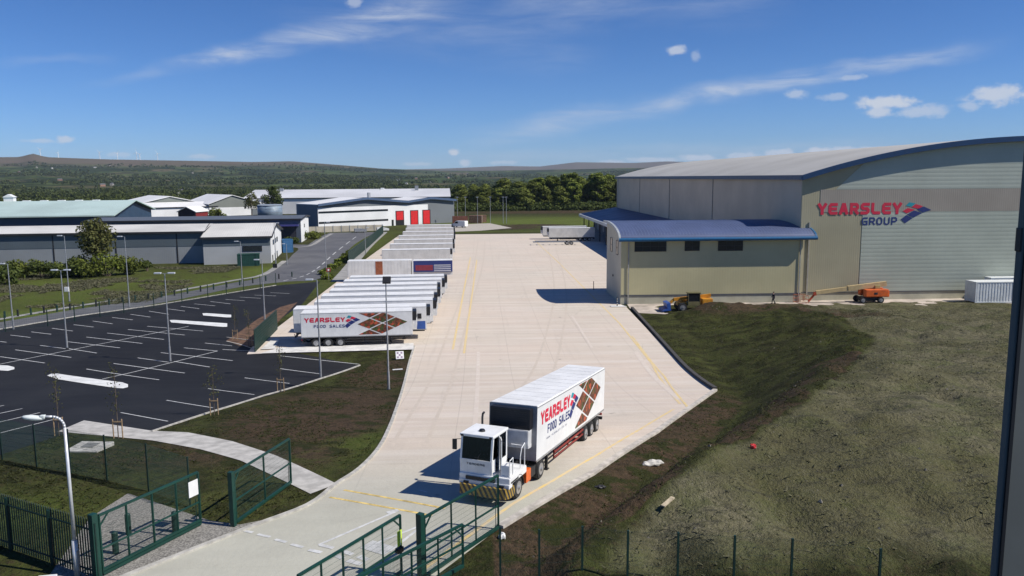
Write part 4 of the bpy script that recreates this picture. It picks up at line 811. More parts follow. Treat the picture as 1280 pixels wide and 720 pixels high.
fl = ['white trailer at the front of the far parked row, its long side in view', 'white trailer second in the far parked row', 'white trailer third in the far parked row', 'white trailer in the middle of the far parked row', 'white trailer fifth in the far parked row', 'white trailer sixth in the far parked row', 'white trailer farthest back in the row near the yard end']
wt = mat('cream_side', (.60, .59, .56), .5, 0, .08, .6, dirt=.3)
fv = trailer(fl[0], 14.3, box_m=wt, group='white trailers in the far parked row'); fv.location = (farY[0][1], farY[0][0], .02); fv.rotation_euler = (0, 0, math.radians(3))
for i, (y, x) in enumerate(farY[1:]): dup(fv, (x, y, .02), math.radians(2.5 + (i % 3)), fl[i + 1])
d1 = trailer('white trailer docked under the canopy, nearer of the two', 13.6, box_m=wt, group='trailers backed onto the loading dock'); d1.location = (20.6, 238, .02); d1.rotation_euler = (0, 0, math.pi)
dup(d1, (19.4, 246, .02), math.pi, 'white trailer docked under the canopy, farther of the two, mostly hidden')
# low flat bed lying in front of them
t = thing('flat_trailer', 'low flat skeletal trailer chassis on the concrete in front of the docked trailers', 'trailer', (15.0, 225, .02)); bm = bmesh.new(); bx(bm, 0, 13, -1.2, -.95, .75, .95); bx(bm, 0, 13, .95, 1.2, .75, .95)
for k in range(8): bx(bm, k * 1.8, k * 1.8 + .2, -.95, .95, .76, .94)
finish('frame', bm, GALV, t)
for x in (9.5, 10.8): wheel(t, x, -1.2); wheel(t, x, 1.2)

# ------------------------------------------------------------------ buildings on the estate to the left
def local_frame(p0, rz): return Matrix.Translation((p0[0], p0[1], 0)) @ Matrix.Rotation(rz, 4, 'Z')
def shed(label, p0, rz, L, D, eave, ridge, wall, roof, cat='warehouse', rpos=.5, base=None, trim=DARK, name='industrial_unit', gable=None, ov=.4, eave2=None, group=None):
    """pitched shed: local x along its long front, y going back; ridge parallel to the front"""
    t = thing(name, label, cat, (p0[0], p0[1], 0), rz, group); e2 = eave if eave2 is None else eave2; yr = D * rpos
    bm = bmesh.new(); bx(bm, 0, L, 0, .3, 0, eave); finish('front_wall', bm, wall, t); bm = bmesh.new(); bx(bm, 0, L, D - .3, D, 0, e2); finish('rear_wall', bm, wall, t)
    for x0 in (0, L - .3):
        bm = bmesh.new(); pts = [(.3, 0), (D - .3, 0), (D - .3, e2 - .05), (yr, ridge - .15), (.3, eave - .05)]
        a = [bm.verts.new((x0, y, z)) for y, z in pts]; b = [bm.verts.new((x0 + .3, y, z)) for y, z in pts]; n = 5; bm.faces.new(a); bm.faces.new(b[::-1])
        for i in range(n): bm.faces.new((a[i], a[(i + 1) % n], b[(i + 1) % n], b[i]))
        bmesh.ops.recalc_face_normals(bm, faces=bm.faces); finish('gable_wall', bm, gable or wall, t)
    for (ya, za, yb, zb) in ((-ov, eave, yr, ridge), (yr, ridge, D + ov, e2)):
        bm = bmesh.new(); a = [bm.verts.new(v) for v in ((-ov, ya, za), (L + ov, ya, za), (L + ov, yb, zb), (-ov, yb, zb))]; f = bm.faces.new(a); r_ = bmesh.ops.extrude_face_region(bm, geom=[f])
        bmesh.ops.translate(bm, vec=(0, 0, .22), verts=[v for v in r_['geom'] if isinstance(v, bmesh.types.BMVert)]); bmesh.ops.recalc_face_normals(bm, faces=bm.faces); finish('roof', bm, roof, t)
    bm = bmesh.new(); bx(bm, -ov, L + ov, -ov - .15, -ov - .01, eave - .15, eave + .3)
    for x0 in (-ov - .12, L + ov + .01):
        bar(bm, (x0 + .05, -ov, eave + .1), (x0 + .05, yr, ridge + .1), .1, .42); bar(bm, (x0 + .05, yr, ridge + .1), (x0 + .05, D + ov, e2 + .1), .1, .42)
    finish('roof_trim', bm, trim, t); return t
def opening(t, name, x0, x1, z0, z1, y, m, side='front', fr=None, th=.06):
    bm = bmesh.new()
    if side == 'front': bx(bm, x0, x1, y - th, y - .005, z0, z1)
    else: bx(bm, y + .005, y + th, x0, x1, z0, z1)
    o = finish(name, bm, m, t)
    if fr:
        bm = bmesh.new(); g = .12
        for a0, a1, b0, b1 in ((x0 - g, x0, z0 - g, z1 + g), (x1, x1 + g, z0 - g, z1 + g), (x0, x1, z1, z1 + g), (x0, x1, z0 - g, z0)):
            if side == 'front': bx(bm, a0, a1, y - th - .03, y, b0, b1)
            else: bx(bm, y, y + th + .03, a0, a1, b0, b1)
        finish('frame', bm, fr, o)
    return o
GREYW = clad('grey_cladding', (.27, .285, .29), .4, 0, .03); PALEW = clad('pale_cladding', (.48, .485, .47), .4, 0, .02); WHITEW = clad('white_cladding', (.76, .76, .74), .5, 1, .01, dirt=.06); WHITEF = clad('white_front_cladding', (.76, .76, .75), .5, 0, .01, dirt=.06)
NAVW = clad('navy_cladding', (.08, .10, .13), .4, 0, .03); SLATE = clad('slate_cladding', (.16, .175, .185), .4, 0, .03); ROOFP = mat('pale_roof_sheet', (.62, .60, .55), .5, 0, .12, .08, dirt=.2, rib=(0, .5, .02))
TURQ = mat('turquoise_roof', (.42, .53, .49), .55, 0, .1, .05, dirt=.15, rib=(0, .5, .02)); ROOFW2 = mat('white_roof_sheet', (.76, .75, .72), .5, 0, .06, .05, dirt=.1); DBLUE = clad('dark_blue_wall', (.025, .055, .10), .4, 0, .02)
pA = at(255, 330); pB = at(0, 335); dAB = (Vector(pA[:2]) - Vector(pB[:2])); rA = math.atan2(dAB.y, dAB.x); uA = dAB.normalized(); nA = Vector((-uA.y, uA.x))
q0 = Vector(pA[:2]) - uA * 120 + nA * 2.5
w1 = shed('very long low grey warehouse with pale roof strip behind the grassy field', q0, rA, 119.5, 18, 7.0, 8.3, GREYW, ROOFP)
for k in range(9): 
    bm = bmesh.new(); bx(bm, 8 + k * 13.2, 8.3 + k * 13.2, -.06, -.01, 0, 6.8); finish('downpipe', bm, DARK, w1)
bm = bmesh.new(); bx(bm, 0, 119.4, -.055, -.005, 3.9, 6.9); finish('upper_cladding', bm, clad('upper_dark_cladding', (.10, .125, .14), .4, 0, .02), w1)
q1 = Vector(pA[:2]) - nA * 2.0; 
w2 = shed('grey and white end unit with white gable and small windows joined to the long warehouse', q1 + uA * .5, rA + .06, 14.5, 27, 5.9, 8.3, clad('light_grey_cladding', (.40, .41, .41), .4, 0, .02), ROOFP, rpos=.45, gable=WHITEW, trim=DARK)
opening(w2, 'window', 8.5, 12.5, 2.9, 3.9, 0, GLASS, fr=DARK); bm = bmesh.new(); bx(bm, .05, 14.4, -.05, -.005, 4.1, 5.8); finish('upper_cladding', bm, MATS['upper_dark_cladding'], w2)
for y in (5, 9.5, 14): opening(w2, 'window', y, y + 2.2, 3.9, 4.8, 14.5, GLASS, 'side', DARK)
for y in (2.5, 8, 13): opening(w2, 'door', y, y + 1.8, 0, 1.6, 14.5, GLASS, 'side')
pC = at(381, 303); q2 = Vector(pC[:2]) - uA * 62
w3 = shed('dark blue fronted unit with white gable end behind the end unit', q2, rA, 61, 20, 6.9, 7.5, NAVW, mat('charcoal_roof', (.10, .115, .135), .6), gable=WHITEW, rpos=.6)
bm = bmesh.new(); bx(bm, 38, 51.5, -.06, -.005, .6, 5.2); finish('pale_lower_wall', bm, PALEW, w3); opening(w3, 'entrance', 52, 59.5, 0, 5.0, 0, mat('dark_entry', (.04, .04, .05), .4), fr=DARK); opening(w3, 'window', 8, 9.2, 4.2, 5.0, 61, GLASS, 'side', DARK)
bm = bmesh.new(); bx(bm, 51.8, 60.5, -2.2, -.1, 5.0, 5.4); finish('entrance_canopy', bm, mat('canopy_blue', (.06, .06, .22), .5), w3)
# turquoise roofed hall
p = at(-150, 300, 0)
w4 = shed('wide hall with shallow turquoise roof far left behind the long warehouse', at(-215, 274, 6)[:2], math.radians(9), 92, 62, 5.8, 10.6, DBLUE, TURQ, rpos=.5, ov=1.5, trim=TURQ)
for k in range(5):
    bm = bmesh.new(); x = 50 + k * 6.5; bx(bm, x, x + 2.6, 34, 36, 10.1 - .1, 11.0); finish('roof_vent', bm, WHITE, w4)
bm = bmesh.new(); bx(bm, 44, 47.5, 32, 35, 10.3, 12.4); prism(bm, [(43.6, 12.4), (47.9, 12.4), (45.75, 13.6)], 31.7, 35.3); finish('roof_cabin', bm, WHITE, w4)
# twin gabled white unit
def gabled(label, p0, rz, Wd, D, eave, ridge, front, gab, roof, side, band=None, cat='warehouse', ridge_at=.5):
    """gable end faces the camera: local x along the gable front, y going back"""
    t = thing('industrial_unit', label, cat, (p0[0], p0[1], 0), rz); xr = Wd * ridge_at
    bm = bmesh.new(); prism(bm, [(0, 0), (Wd, 0), (Wd, eave), (xr, ridge - .1), (0, eave)], 0, .3); finish('gable_wall', bm, gab, t)
    bm = bmesh.new(); prism(bm, [(0, 0), (Wd, 0), (Wd, eave), (xr, ridge - .1), (0, eave)], D - .3, D); finish('rear_wall', bm, gab, t)
    for xa in (0, Wd - .3): bm = bmesh.new(); bx(bm, xa, xa + .3, .3, D - .3, 0, eave - .05); finish('side_wall', bm, side, t)
    for xa, za, xb, zb in ((-.5, eave - .05, xr, ridge), (xr, ridge, Wd + .5, eave - .05)): bm = bmesh.new(); prism(bm, [(xa, za), (xb, zb), (xb, zb + .3), (xa, za + .3)], -.6, D + .5); finish('roof', bm, roof, t)
    if band: bm = bmesh.new(); bx(bm, .05, Wd - .05, -.08, -.005, 0, band); finish('white_lower_wall', bm, front, t)
    return t
SAGE = clad('sage_cladding', (.20, .215, .19), .4, 0, .02)
pg = Vector(at(188, 273)[:2]); rg_ = math.radians(36); ug = Vector((math.cos(rg_), math.sin(rg_))); ng = Vector((-ug.y, ug.x))
lt = shed('low white fronted unit with broad pale roof in front of the left gabled unit', pg, rg_, 33, 15, 5.0, 7.2, WHITEF, ROOFW2, rpos=.95, gable=DBLUE)
g1 = gabled('grey gabled unit with pale roof, left of a matching pair beyond the turquoise roof', pg + ng * 15.5 - ug * 3, rg_, 34, 40, 6.4, 10.2, WHITEF, SAGE, ROOFW2, DBLUE, 3.9, ridge_at=.5)
g2 = gabled('grey gabled unit with white front, right of a matching pair beyond the red barn', at(262, 270.5)[:2], rg_, 27, 40, 6.2, 10.6, WHITEF, SAGE, ROOFW2, DBLUE, 4.4, ridge_at=.45)
opening(g2, 'door', 22, 27, 0, 3.2, -.08, SLATE)
rb = gabled('small dark red barn with white roof beside a round green tree', at(223, 274)[:2], math.radians(-10), 9, 12, 3.4, 5.8, RED, mat('barn_dark', (.04, .02, .02), .7), ROOFW2, mat('barn_red', (.20, .02, .02), .6), None, 'barn')
bt = thing('storage_tank', 'round blue grey storage tank with flat lid behind the dark blue unit', 'tank', at(338, 274)); bm = bmesh.new(); cyl(bm, (0, 0, 0), (0, 0, 6.6), 5.7, seg=40); finish('tank_shell', bm, mat('tank_blue', (.20, .26, .32), .5, .1, .15, .4, dirt=.4), bt, True)
bm = bmesh.new(); cyl(bm, (0, 0, 6.6), (0, 0, 7.0), 5.9, 5.2, seg=40); finish('lid', bm, mat('tank_lid', (.26, .30, .34), .5), bt); bm = bmesh.new(); 
for z in (1.6, 3.3, 5.0): cyl(bm, (0, 0, z), (0, 0, z + .1), 5.75, seg=40)
finish('hoops', bm, GALV, bt)
# fire-station like unit with red doors
P5 = Vector(at(398, 287)[:2]); P6 = Vector(at(568, 278)[:2]); d5 = P6 - P5; L5 = d5.length; r5 = math.atan2(d5.y, d5.x)
u5 = thing('red_door_unit', 'white and grey unit with three red roller doors and a wavy blue roof edge', 'warehouse', (P5.x, P5.y, 0), r5)
def wav(x): return float(np.interp(x / L5, [0, .32, .62, .80, 1.0], [9.3, 11.4, 9.6, 10.9, 9.7]))
xs5 = [L5 * i / 24 for i in range(25)]; D5 = 17
bm = bmesh.new(); prism(bm, [(0, 0), (L5, 0)] + [(x, wav(x) - .2) for x in xs5[::-1]], 0, .3); finish('front_wall', bm, SLATE, u5)
bm = bmesh.new(); bx(bm, 0, .3, .3, D5, 0, 9.1); finish('side_wall', bm, clad('side_cladding', (.14, .15, .18), .8, 2, .02), u5)
bm = bmesh.new(); bx(bm, L5 - .3, L5, .3, D5, 0, 9.4); finish('side_wall', bm, SLATE, u5); bm = bmesh.new(); bx(bm, .3, L5 - .3, D5 - .3, D5, 0, 9.1); finish('rear_wall', bm, SLATE, u5)
bm = bmesh.new(); prism(bm, [(x, wav(x) + .1) for x in xs5] + [(x, wav(x) - .15) for x in xs5[::-1]], -.9, D5 + .5); finish('roof', bm, ROOFW2, u5)
bm = bmesh.new(); prism(bm, [(x * 1.01 - .3, wav(x) + .28) for x in xs5] + [(x * 1.01 - .3, wav(x) - .6) for x in xs5[::-1]], -1.25, -.91); finish('fascia', bm, mat('steel_blue_fascia', (.07, .11, .19), .45), u5)
bm = bmesh.new(); bx(bm, .0, L5 * .785, -.12, -.005, 0, 8.1); finish('white_front', bm, WHITEF, u5)
for z0 in (2.1, 6.0): opening(u5, 'ribbon_window', .2, L5 * .48, z0, z0 + .75, -.12, GLASS, fr=None)
for i, a_ in enumerate((.535, .645, .74)):
    x0 = L5 * a_; o_ = opening(u5, 'door_opening', x0, x0 + 4.1, 0.0, 5.9, -.12, BLACK, th=.05); z0 = 2.2 if i == 0 else .1; opening(u5, 'roller_door', x0 + .4, x0 + 3.7, z0, 5.6, -.17, mat('roller_red', (.66, .02, .02), .45, rib=(2, .35, .02)), th=.06)
opening(u5, 'door', L5 * .505, L5 * .52, 0, 2.4, -.12, GLASS)
bm = bmesh.new(); bx(bm, L5 * .46, L5 * .475, 12, 13, 10, 13.2); finish('chimney', bm, GALV, u5)
w6 = shed('long low warehouse with pale two tone roof behind the red door unit', at(305, 268)[:2], math.radians(3), 112, 52, 8.4, 12.6, WHITEF, mat('two_tone_roof', (.60, .60, .60), .55, 0, .1, .03, dirt=.2), rpos=.6)
bm = bmesh.new(); bx(bm, 15, 17, 24, 26, 11.0, 13.6); finish('roof_unit', bm, GALV, w6); bm = bmesh.new(); bx(bm, 92, 94, 24, 26, 11.5, 14.6); finish('roof_unit', bm, GALV, w6); bm = bmesh.new(); bx(bm, 72, 74, 28, 30, 12, 13.4); finish('roof_unit', bm, WHITE, w6)
# yard wall and clutter in front of the red door unit
fw = thing('boundary_wall', 'pale beige slatted boundary wall along the end of the estate road', 'wall', (*at(352, 292)[:2], 0), 0); a_ = Vector(at(352, 292)[:2]); b_ = Vector(at(478, 288)[:2]); fw.location = (a_.x, a_.y, 0); fw.rotation_euler = (0, 0, math.atan2(b_.y - a_.y, b_.x - a_.x)); Lw = (b_ - a_).length
bm = bmesh.new(); bx(bm, 0, Lw, 0, .2, 0, 2.1); finish('panel', bm, mat('beige_panel', (.50, .45, .36), .8, 0, .15, .4, dirt=.3), fw)
for k in range(13): bm = bmesh.new(); bx(bm, Lw * k / 12 - .1, Lw * k / 12 + .1, -.1, -.005, 0, 2.3); finish('post', bm, GALV, fw)
cb = thing('car', 'row end white car parked by the boundary wall below the red doors', 'car')
bpy.data.objects.remove(cb)

# containers, skip, van on the far pad
def contain(label, p0, rz, L, W_, Hh, m, cat='container', name='container', doors=True, group=None, legs=0):
    t = thing(name, label, cat, p0, rz, group); bm = bmesh.new(); bx(bm, 0, L, 0, W_, .12, Hh)
    n = int(L / .45)
    for i in range(n):
        x = .25 + i * (L - .5) / n
        for y0, y1 in ((-.04, 0), (W_, W_ + .04)): bx(bm, x, x + .2, y0, y1, .3, Hh - .2)
    finish('body', bm, m, t); bm = bmesh.new()
    for x in (0, L - .12): bx(bm, x - .02, x + .14, -.07, W_ + .07, Hh - .14, Hh + .04); bx(bm, x - .02, x + .14, -.07, .07, 0, Hh - .14); bx(bm, x - .02, x + .14, W_ - .07, W_ + .07, 0, Hh - .14)
    bx(bm, .12, L - .12, -.07, .05, Hh - .1, Hh + .03); bx(bm, .12, L - .12, W_ - .05, W_ + .07, Hh - .1, Hh + .03); bx(bm, .12, L - .12, -.07, .05, 0, .2); finish('frame', bm, m, t)
    bm = bmesh.new(); bx(bm, L, L + .05, .1, W_ / 2 - .03, .25, Hh - .2); bx(bm, L, L + .05, W_ / 2 + .03, W_ - .1, .25, Hh - .2); d_ = finish('door', bm, m, t)
    bm = bmesh.new()
    for y in (.5, W_ / 2 - .3, W_ / 2 + .3, W_ - .5): cyl(bm, (L + .08, y, .3), (L + .08, y, Hh - .2), .025, seg=6)
    finish('lock_bar', bm, GALV, d_); return t
CW = mat('white_container', (.70, .72, .70), .5, 0, .08, .8, dirt=.1)
pc = at(1212, 380.5); contain('white corrugated site container standing in front of the pale wall panel', (72.9, 113.8, .1), 0, 9.4, 2.5, 3.1, CW)
contain('white site container with only its lid showing above the first one', (77.2, 117.0, .05), 0, 9.8, 1.5, 3.35, CW)
BR = mat('rust_brown', (.20, .075, .045), .7, 0, .3, 1.5); BR2 = mat('tan_brown', (.32, .19, .12), .7, 0, .3, 1.5)
contain('dark red brown container on the far pad nearest the red door unit', (*at(566, 281)[:2], 0), .1, 6.2, 2.4, 3.4, BR); contain('tan container behind the white van on the far pad', (*at(586, 279)[:2], 0), -.2, 5.5, 2.4, 3.2, BR2); contain('tan container at the right end of the far pad', (*at(596, 278)[:2], 0), .15, 4.2, 2.4, 3.0, BR2)
contain('green container beside the white gable of the end unit', (*at(297, 333)[:2], 0), .2, 4.6, 2.4, 2.6, mat('green_container', (.012, .06, .045), .6)); contain('small blue container behind the end unit by its white gable', (*at(354, 316)[:2], 0), .5, 2.6, 2.4, 3.4, mat('blue_container', (.03, .12, .26), .6))
drape('far_pad', A2([(560, 290), (566, 281), (612, 279), (640, 285), (600, 288.5)]), mat('far_pad', (.42, .38, .32), .9), .03)
def van(label, p, rz, m=None, s=1.0, name='van', cat='van', lens=5.0, hh=2.0, cab=.62):
    t = thing(name, label, cat, p, rz); t.scale = (s,) * 3; L = lens
    bm = bmesh.new(); prism(bm, [(0, .35), (L, .35), (L, 1.0), (L - .25, 1.1), (L - 1.1, 1.2 + .1), (L - 1.7, hh), (.1, hh), (0, hh - .2)], -.92, .92); finish('body', bm, m or WHITE, t)
    bm = bmesh.new(); prism(bm, [(L - 1.02, 1.34), (L - 1.58, hh - .08), (L - 1.54, hh - .06), (L - .96, 1.34)], -.8, .8); finish('windscreen', bm, CG, t)
    for s_ in (-1, 1):
        bm = bmesh.new(); prism(bm, [(L - 2.5, 1.25), (L - 1.25, 1.25), (L - 1.75, hh - .15), (L - 2.5, hh - .15)], s_ * .925 - .01, s_ * .925 + .01); finish('side_window', bm, CG, t)
        for x in (.95, L - .95): wheel(t, x, s_ * .9, .34, .22)
        bm = bmesh.new(); bx(bm, L - .02, L + .02, s_ * .7 - .15, s_ * .7 + .15, .75, .92); finish('headlight', bm, GALV, t)
    return t
pv = at(583, 284.5); van('white van parked among brown containers on the far pad', (pv.x, pv.y, .03), 2.6, s=1.25)
for k, (x, y, l_) in enumerate([(443, 291, 'silver car on the forecourt left of the red doors'), (471, 289.5, 'white car on the forecourt beside the row of far trailers')]):
    p = at(x, y); van(l_, (p.x, p.y, .02), .3, [GALV, WHITE][k], name='car', cat='car', lens=4.3, hh=1.45)

# ------------------------------------------------------------------ lamps, signs and posts
def lamp(px, py, top, label, kind='single', group='lamp columns round the car park', face=0.0, black=False):
    g = at(px, py); z = tz(g.x, g.y); d = ray(px, top); hgt = H + d.z / d.y * g.y - z
    t = thing('lamp_column', label, 'lamp', (g.x, g.y, z), face, group); m = GALV
    bm = bmesh.new(); cyl(bm, (0, 0, 0), (0, 0, 1.6), .11, .11, seg=10); cyl(bm, (0, 0, 1.6), (0, 0, hgt), .085, .05, seg=10); finish('column', bm, m, t)
    bm = bmesh.new(); cyl(bm, (0, 0, 0), (0, 0, .05), .2, seg=12); finish('base_plate', bm, DARK, t)
    arms = {'single': [(1, 0)], 'double': [(1, 0), (-1, 0)], 'flood': [(1, 0)], 'left': [(-1, 0)]}[kind]
    for ax, ay in arms:
        bm = bmesh.new(); bar(bm, (0, 0, hgt), (ax * .45, 0, hgt + .06), .05); finish('arm', bm, m, t)
        bm = bmesh.new()
        if kind == 'flood': bx(bm, -.35, .35, -.1, .1, -.32, .32, M=Matrix.Translation((.1, -.15, hgt + .15)) @ Matrix.Rotation(-.7, 4, 'X'), bev=.03)
        else: bx(bm, ax * .35, ax * 1.05, -.17, .17, hgt - .02, hgt + .13, bev=.04)
        finish('lantern', bm, BLACK if black else LAMPH, t)
    return t
lamp(17, 412, 330, 'single lamp column at the far left edge of the car park', 'left')
lamp(84, 435, 338, 'twin headed lamp column standing in the left bay row of the car park', 'double'); lamp(213, 452, 342, 'twin headed lamp column in the middle bay row of the car park', 'double')
lamp(401, 472, 350, 'lamp column on the near corner of the car park in front of the lettered trailer', 'left'); lamp(486, 487, 352, 'dark headed floodlight column on the brown bank beside the yard', 'flood', black=True)
lamp(87, 377, 295, 'tall street lamp on the road verge with a small white box on its post', 'left'); lamp(162, 384, 296, 'tall street lamp on the grass strip right of the boxed one', 'left'); lamp(331, 400, 325, 'thin lamp column by the red brown planting island', 'left', black=False)
lamp(303, 355, 302, 'short street lamp on the verge below the green container', 'left'); lamp(345, 333, 279, 'street lamp in front of the white gable with small windows', 'single'); lamp(359, 331, 305, 'low street lamp with blue grey post beside the estate road', 'left'); lamp(408, 343, 278, 'street lamp at the bend near the white storage box', 'single')
lamp(457, 318, 285, 'lamp column on the grass behind the green screen fence', 'single')
for i, x in enumerate((572, 582, 597, 613, 629, 633)):
    g = at(x, 279.5); t = thing('floodlight_pole', 'thin grey pole in the row between the far pad and the wood', 'pole', (g.x, g.y, 0), 0, 'thin poles in front of the wood'); bm = bmesh.new(); cyl(bm, (0, 0, 0), (0, 0, 11), .14, .09, seg=6); finish('column', bm, GALV, t); bm = bmesh.new(); bx(bm, -.5, .5, -.15, .15, 10.8, 11.1); finish('lantern', bm, GALV, t)
g = at(85, 372); t = thing('control_box', 'small white box fixed on the tall street lamp by the road', 'box', (*at(85.5, 377)[:2], 1.6)); bm = bmesh.new(); bx(bm, -.35, .35, -.32, -.10, 0, .75, bev=.03); finish('cabinet', bm, WHITE, t); bm = bmesh.new(); bx(bm, -.3, .3, -.34, -.321, .05, .7); finish('door', bm, WHITE, t)
# near street lamp with curved arm
g = Vector((-15.6, 29.6, 3.8)); t = thing('street_lamp', 'pale street lamp with curved arm rising beside the palisade fence', 'lamp', g, 0)
bm = bmesh.new(); cyl(bm, (0, 0, 0), (0, 0, 1.5), .10, seg=14); cyl(bm, (0, 0, 1.5), (0, 0, 5.95), .075, .05, seg=14); pts = [(0 - .42 * (1 - math.cos(a)), 0, 5.95 + .42 * math.sin(a)) for a in [i * math.pi / 12 for i in range(7)]] + [(-.75, 0, 6.38)]; tube(bm, pts, .045, 12); finish('column', bm, mat('pale_galvanised', (.60, .61, .62), .4, .3, .1), t, True)
bm = bmesh.new(); bmesh.ops.create_uvsphere(bm, u_segments=20, v_segments=12, radius=1); bmesh.ops.transform(bm, matrix=Matrix.Translation((-1.12, 0, 6.34)) @ Matrix.Rotation(.10, 4, 'Y') @ Matrix.Diagonal((.42, .14, .10, 1)), verts=bm.verts); bx(bm, -.85, -.68, -.07, .07, 6.31, 6.44, bev=.02); finish('lantern', bm, mat('pale_lantern', (.70, .74, .70), .35), t, True)
bm = bmesh.new(); bx(bm, .07, .11, -.07, .07, .5, 1.1); finish('access_door', bm, GALV, t)
# estate road furniture
def postsign(label, px, py, w_, h_, z0, m, rz=0, text_=None, plate_m=None):
    g = at(px, py); t = thing('road_sign', label, 'sign', (g.x, g.y, tz(g.x, g.y)), rz); bm = bmesh.new(); cyl(bm, (0, 0, 0), (0, 0, z0 + h_), .04, seg=8); finish('post', bm, GALV, t); bm = bmesh.new(); bx(bm, -w_ / 2, w_ / 2, -.07, -.045, z0, z0 + h_, bev=.008); finish('sign_plate', bm, m, t); return t
s1 = postsign('small red and white road sign beside the bend of the estate road', 411, 350, .8, .7, 1.6, mat('dull_sign_red', (.30, .05, .05), .6), .2); bm = bmesh.new(); bx(bm, -.14, .14, -.09, -.071, 1.75, 2.1); finish('sign_panel', bm, WHITE, s1)
postsign('dark bin sized sign on the verge under the street lamp', 344, 336, .9, .9, .2, BLACK)
gg = at(64, 739); t = thing('speed_sign', 'white square sign with a red ring cut off by the bottom edge beside the fence', 'sign', (gg.x, gg.y - .3, tz(gg.x, gg.y)), .15); bm = bmesh.new(); bx(bm, -.32, .32, -.02, .02, .05, .72, M=Matrix.Rotation(-.35, 4, 'X'), bev=.02); p_ = finish('sign_plate', bm, WHITE, t)
bm = bmesh.new()
for k in range(32):
    a0, a1 = 2 * math.pi * k / 32, 2 * math.pi * (k + 1) / 32; ro, ri = .27, .215; vs = [bm.verts.new((r_ * math.cos(a), -.024, .385 + r_ * math.sin(a))) for r_, a in ((ro, a0), (ro, a1), (ri, a1), (ri, a0))]; bm.faces.new(vs)
bmesh.ops.transform(bm, matrix=Matrix.Rotation(-.35, 4, 'X'), verts=bm.verts); finish('red_ring', bm, RED, p_)

# ------------------------------------------------------------------ fences, gates, bollards
MESHG = mat('green_mesh_wire', (.03, .07, .052), .5, 0, .1)
def mesh_fence(name, label, pts, h=2.4, spacing=2.6, wire=.05, cat='fence', zs=None, ww=.006, dense=False, post=.06, m=MESHG, wires=True, lean=False):
    t = thing(name, label, cat, (*pts[0][:2], 0)); o = Vector((*pts[0][:2], 0)); zf = zs or (lambda x, y: tz(x, y))
    for a, b in zip(pts[:-1], pts[1:]):
        a2, b2 = Vector(a[:2]), Vector(b[:2]); L = (b2 - a2).length; n = max(1, round(L / spacing))
        for i in range(n):
            p, q = a2.lerp(b2, i / n), a2.lerp(b2, (i + 1) / n); zp_, zq = zf(*p), zf(*q); P_, Q = Vector((*p, zp_)) - o, Vector((*q, zq)) - o
            bm = bmesh.new(); bx(bm, P_.x - post / 2, P_.x + post / 2, P_.y - post / 2, P_.y + post / 2, P_.z, P_.z + h + .05); finish('post', bm, DGREEN, t)
            if wires:
                bm = bmesh.new(); k = int((q - p).length / wire); up = Vector((0, 0, 1))
                for j in range(k):
                    c = P_.lerp(Q, (j + .5) / k); bx(bm, c.x - ww / 2, c.x + ww / 2, c.y - ww / 2, c.y + ww / 2, c.z + .06, c.z + h)
                for z in ([.06, .3, .6, .9, 1.2, 1.5, 1.8, 2.1, h]): bar(bm, P_ + up * z, Q + up * z, ww * 1.3)
                finish('mesh_panel', bm, m, t)
    q = Vector((*pts[-1][:2], zf(*pts[-1][:2]))) - o; bm = bmesh.new(); bx(bm, q.x - post / 2, q.x + post / 2, q.y - post / 2, q.y + post / 2, q.z, q.z + h + .05); finish('post', bm, DGREEN, t); return t
mesh_fence('mesh_fence', 'green wire mesh fence crossing the dark grass left of the open gate', [at(-60, 566), at(3, 575), at(46, 584), at(134, 601), at(186, 614), at(238, 634)])
fr = [at(625, 662, 6.3), at(674, 665, 6.3), at(728, 666, 6.3), at(785, 668, 6.4), at(848, 667, 6.5), at(990, 692, 6.0), at(1100, 705, 6.0)]
mesh_fence('mesh_fence', 'green wire mesh fence with dark posts along the bottom right grass', [tuple(p[:2]) for p in fr], zs=lambda x, y: 3.9 + (.15 if x > 3 else 0), spacing=2.2, h=2.45, post=.075, ww=.003)
mesh_fence('screen_fence', 'dense dark green screen fence behind the near parked row of trailers', [(-24.9, 87.5), (-25.8, 101)], wire=.09, ww=.055, spacing=5, h=2.5, m=DGREEN)
mesh_fence('screen_fence', 'dense dark green screen fence behind the far parked row of trailers', [(-29.5, 180), (-31.0, 225), (-33.5, 280)], wire=.14, ww=.09, spacing=7, h=2.7, m=DGREEN)
fl_ = [at(-50, 422.5), at(60, 408), at(155, 391), at(260, 373), at(345, 357)]
mesh_fence('mesh_fence', 'long thin green mesh fence between the estate road and the car park', fl_, spacing=4.6, wire=.25, ww=.008, h=2.2, post=.09)
for i in range(24):
    f_ = i / 23; g = at(-10 + f_ * 375, 399.5 - f_ * 54 + 3 * math.sin(f_ * 3)); bollard(g.x, g.y, 'short dark bollard in the row between the estate road and the car park fence', .95, .13, DGREEN if i % 2 else BLACK, 'bollards along the estate road')
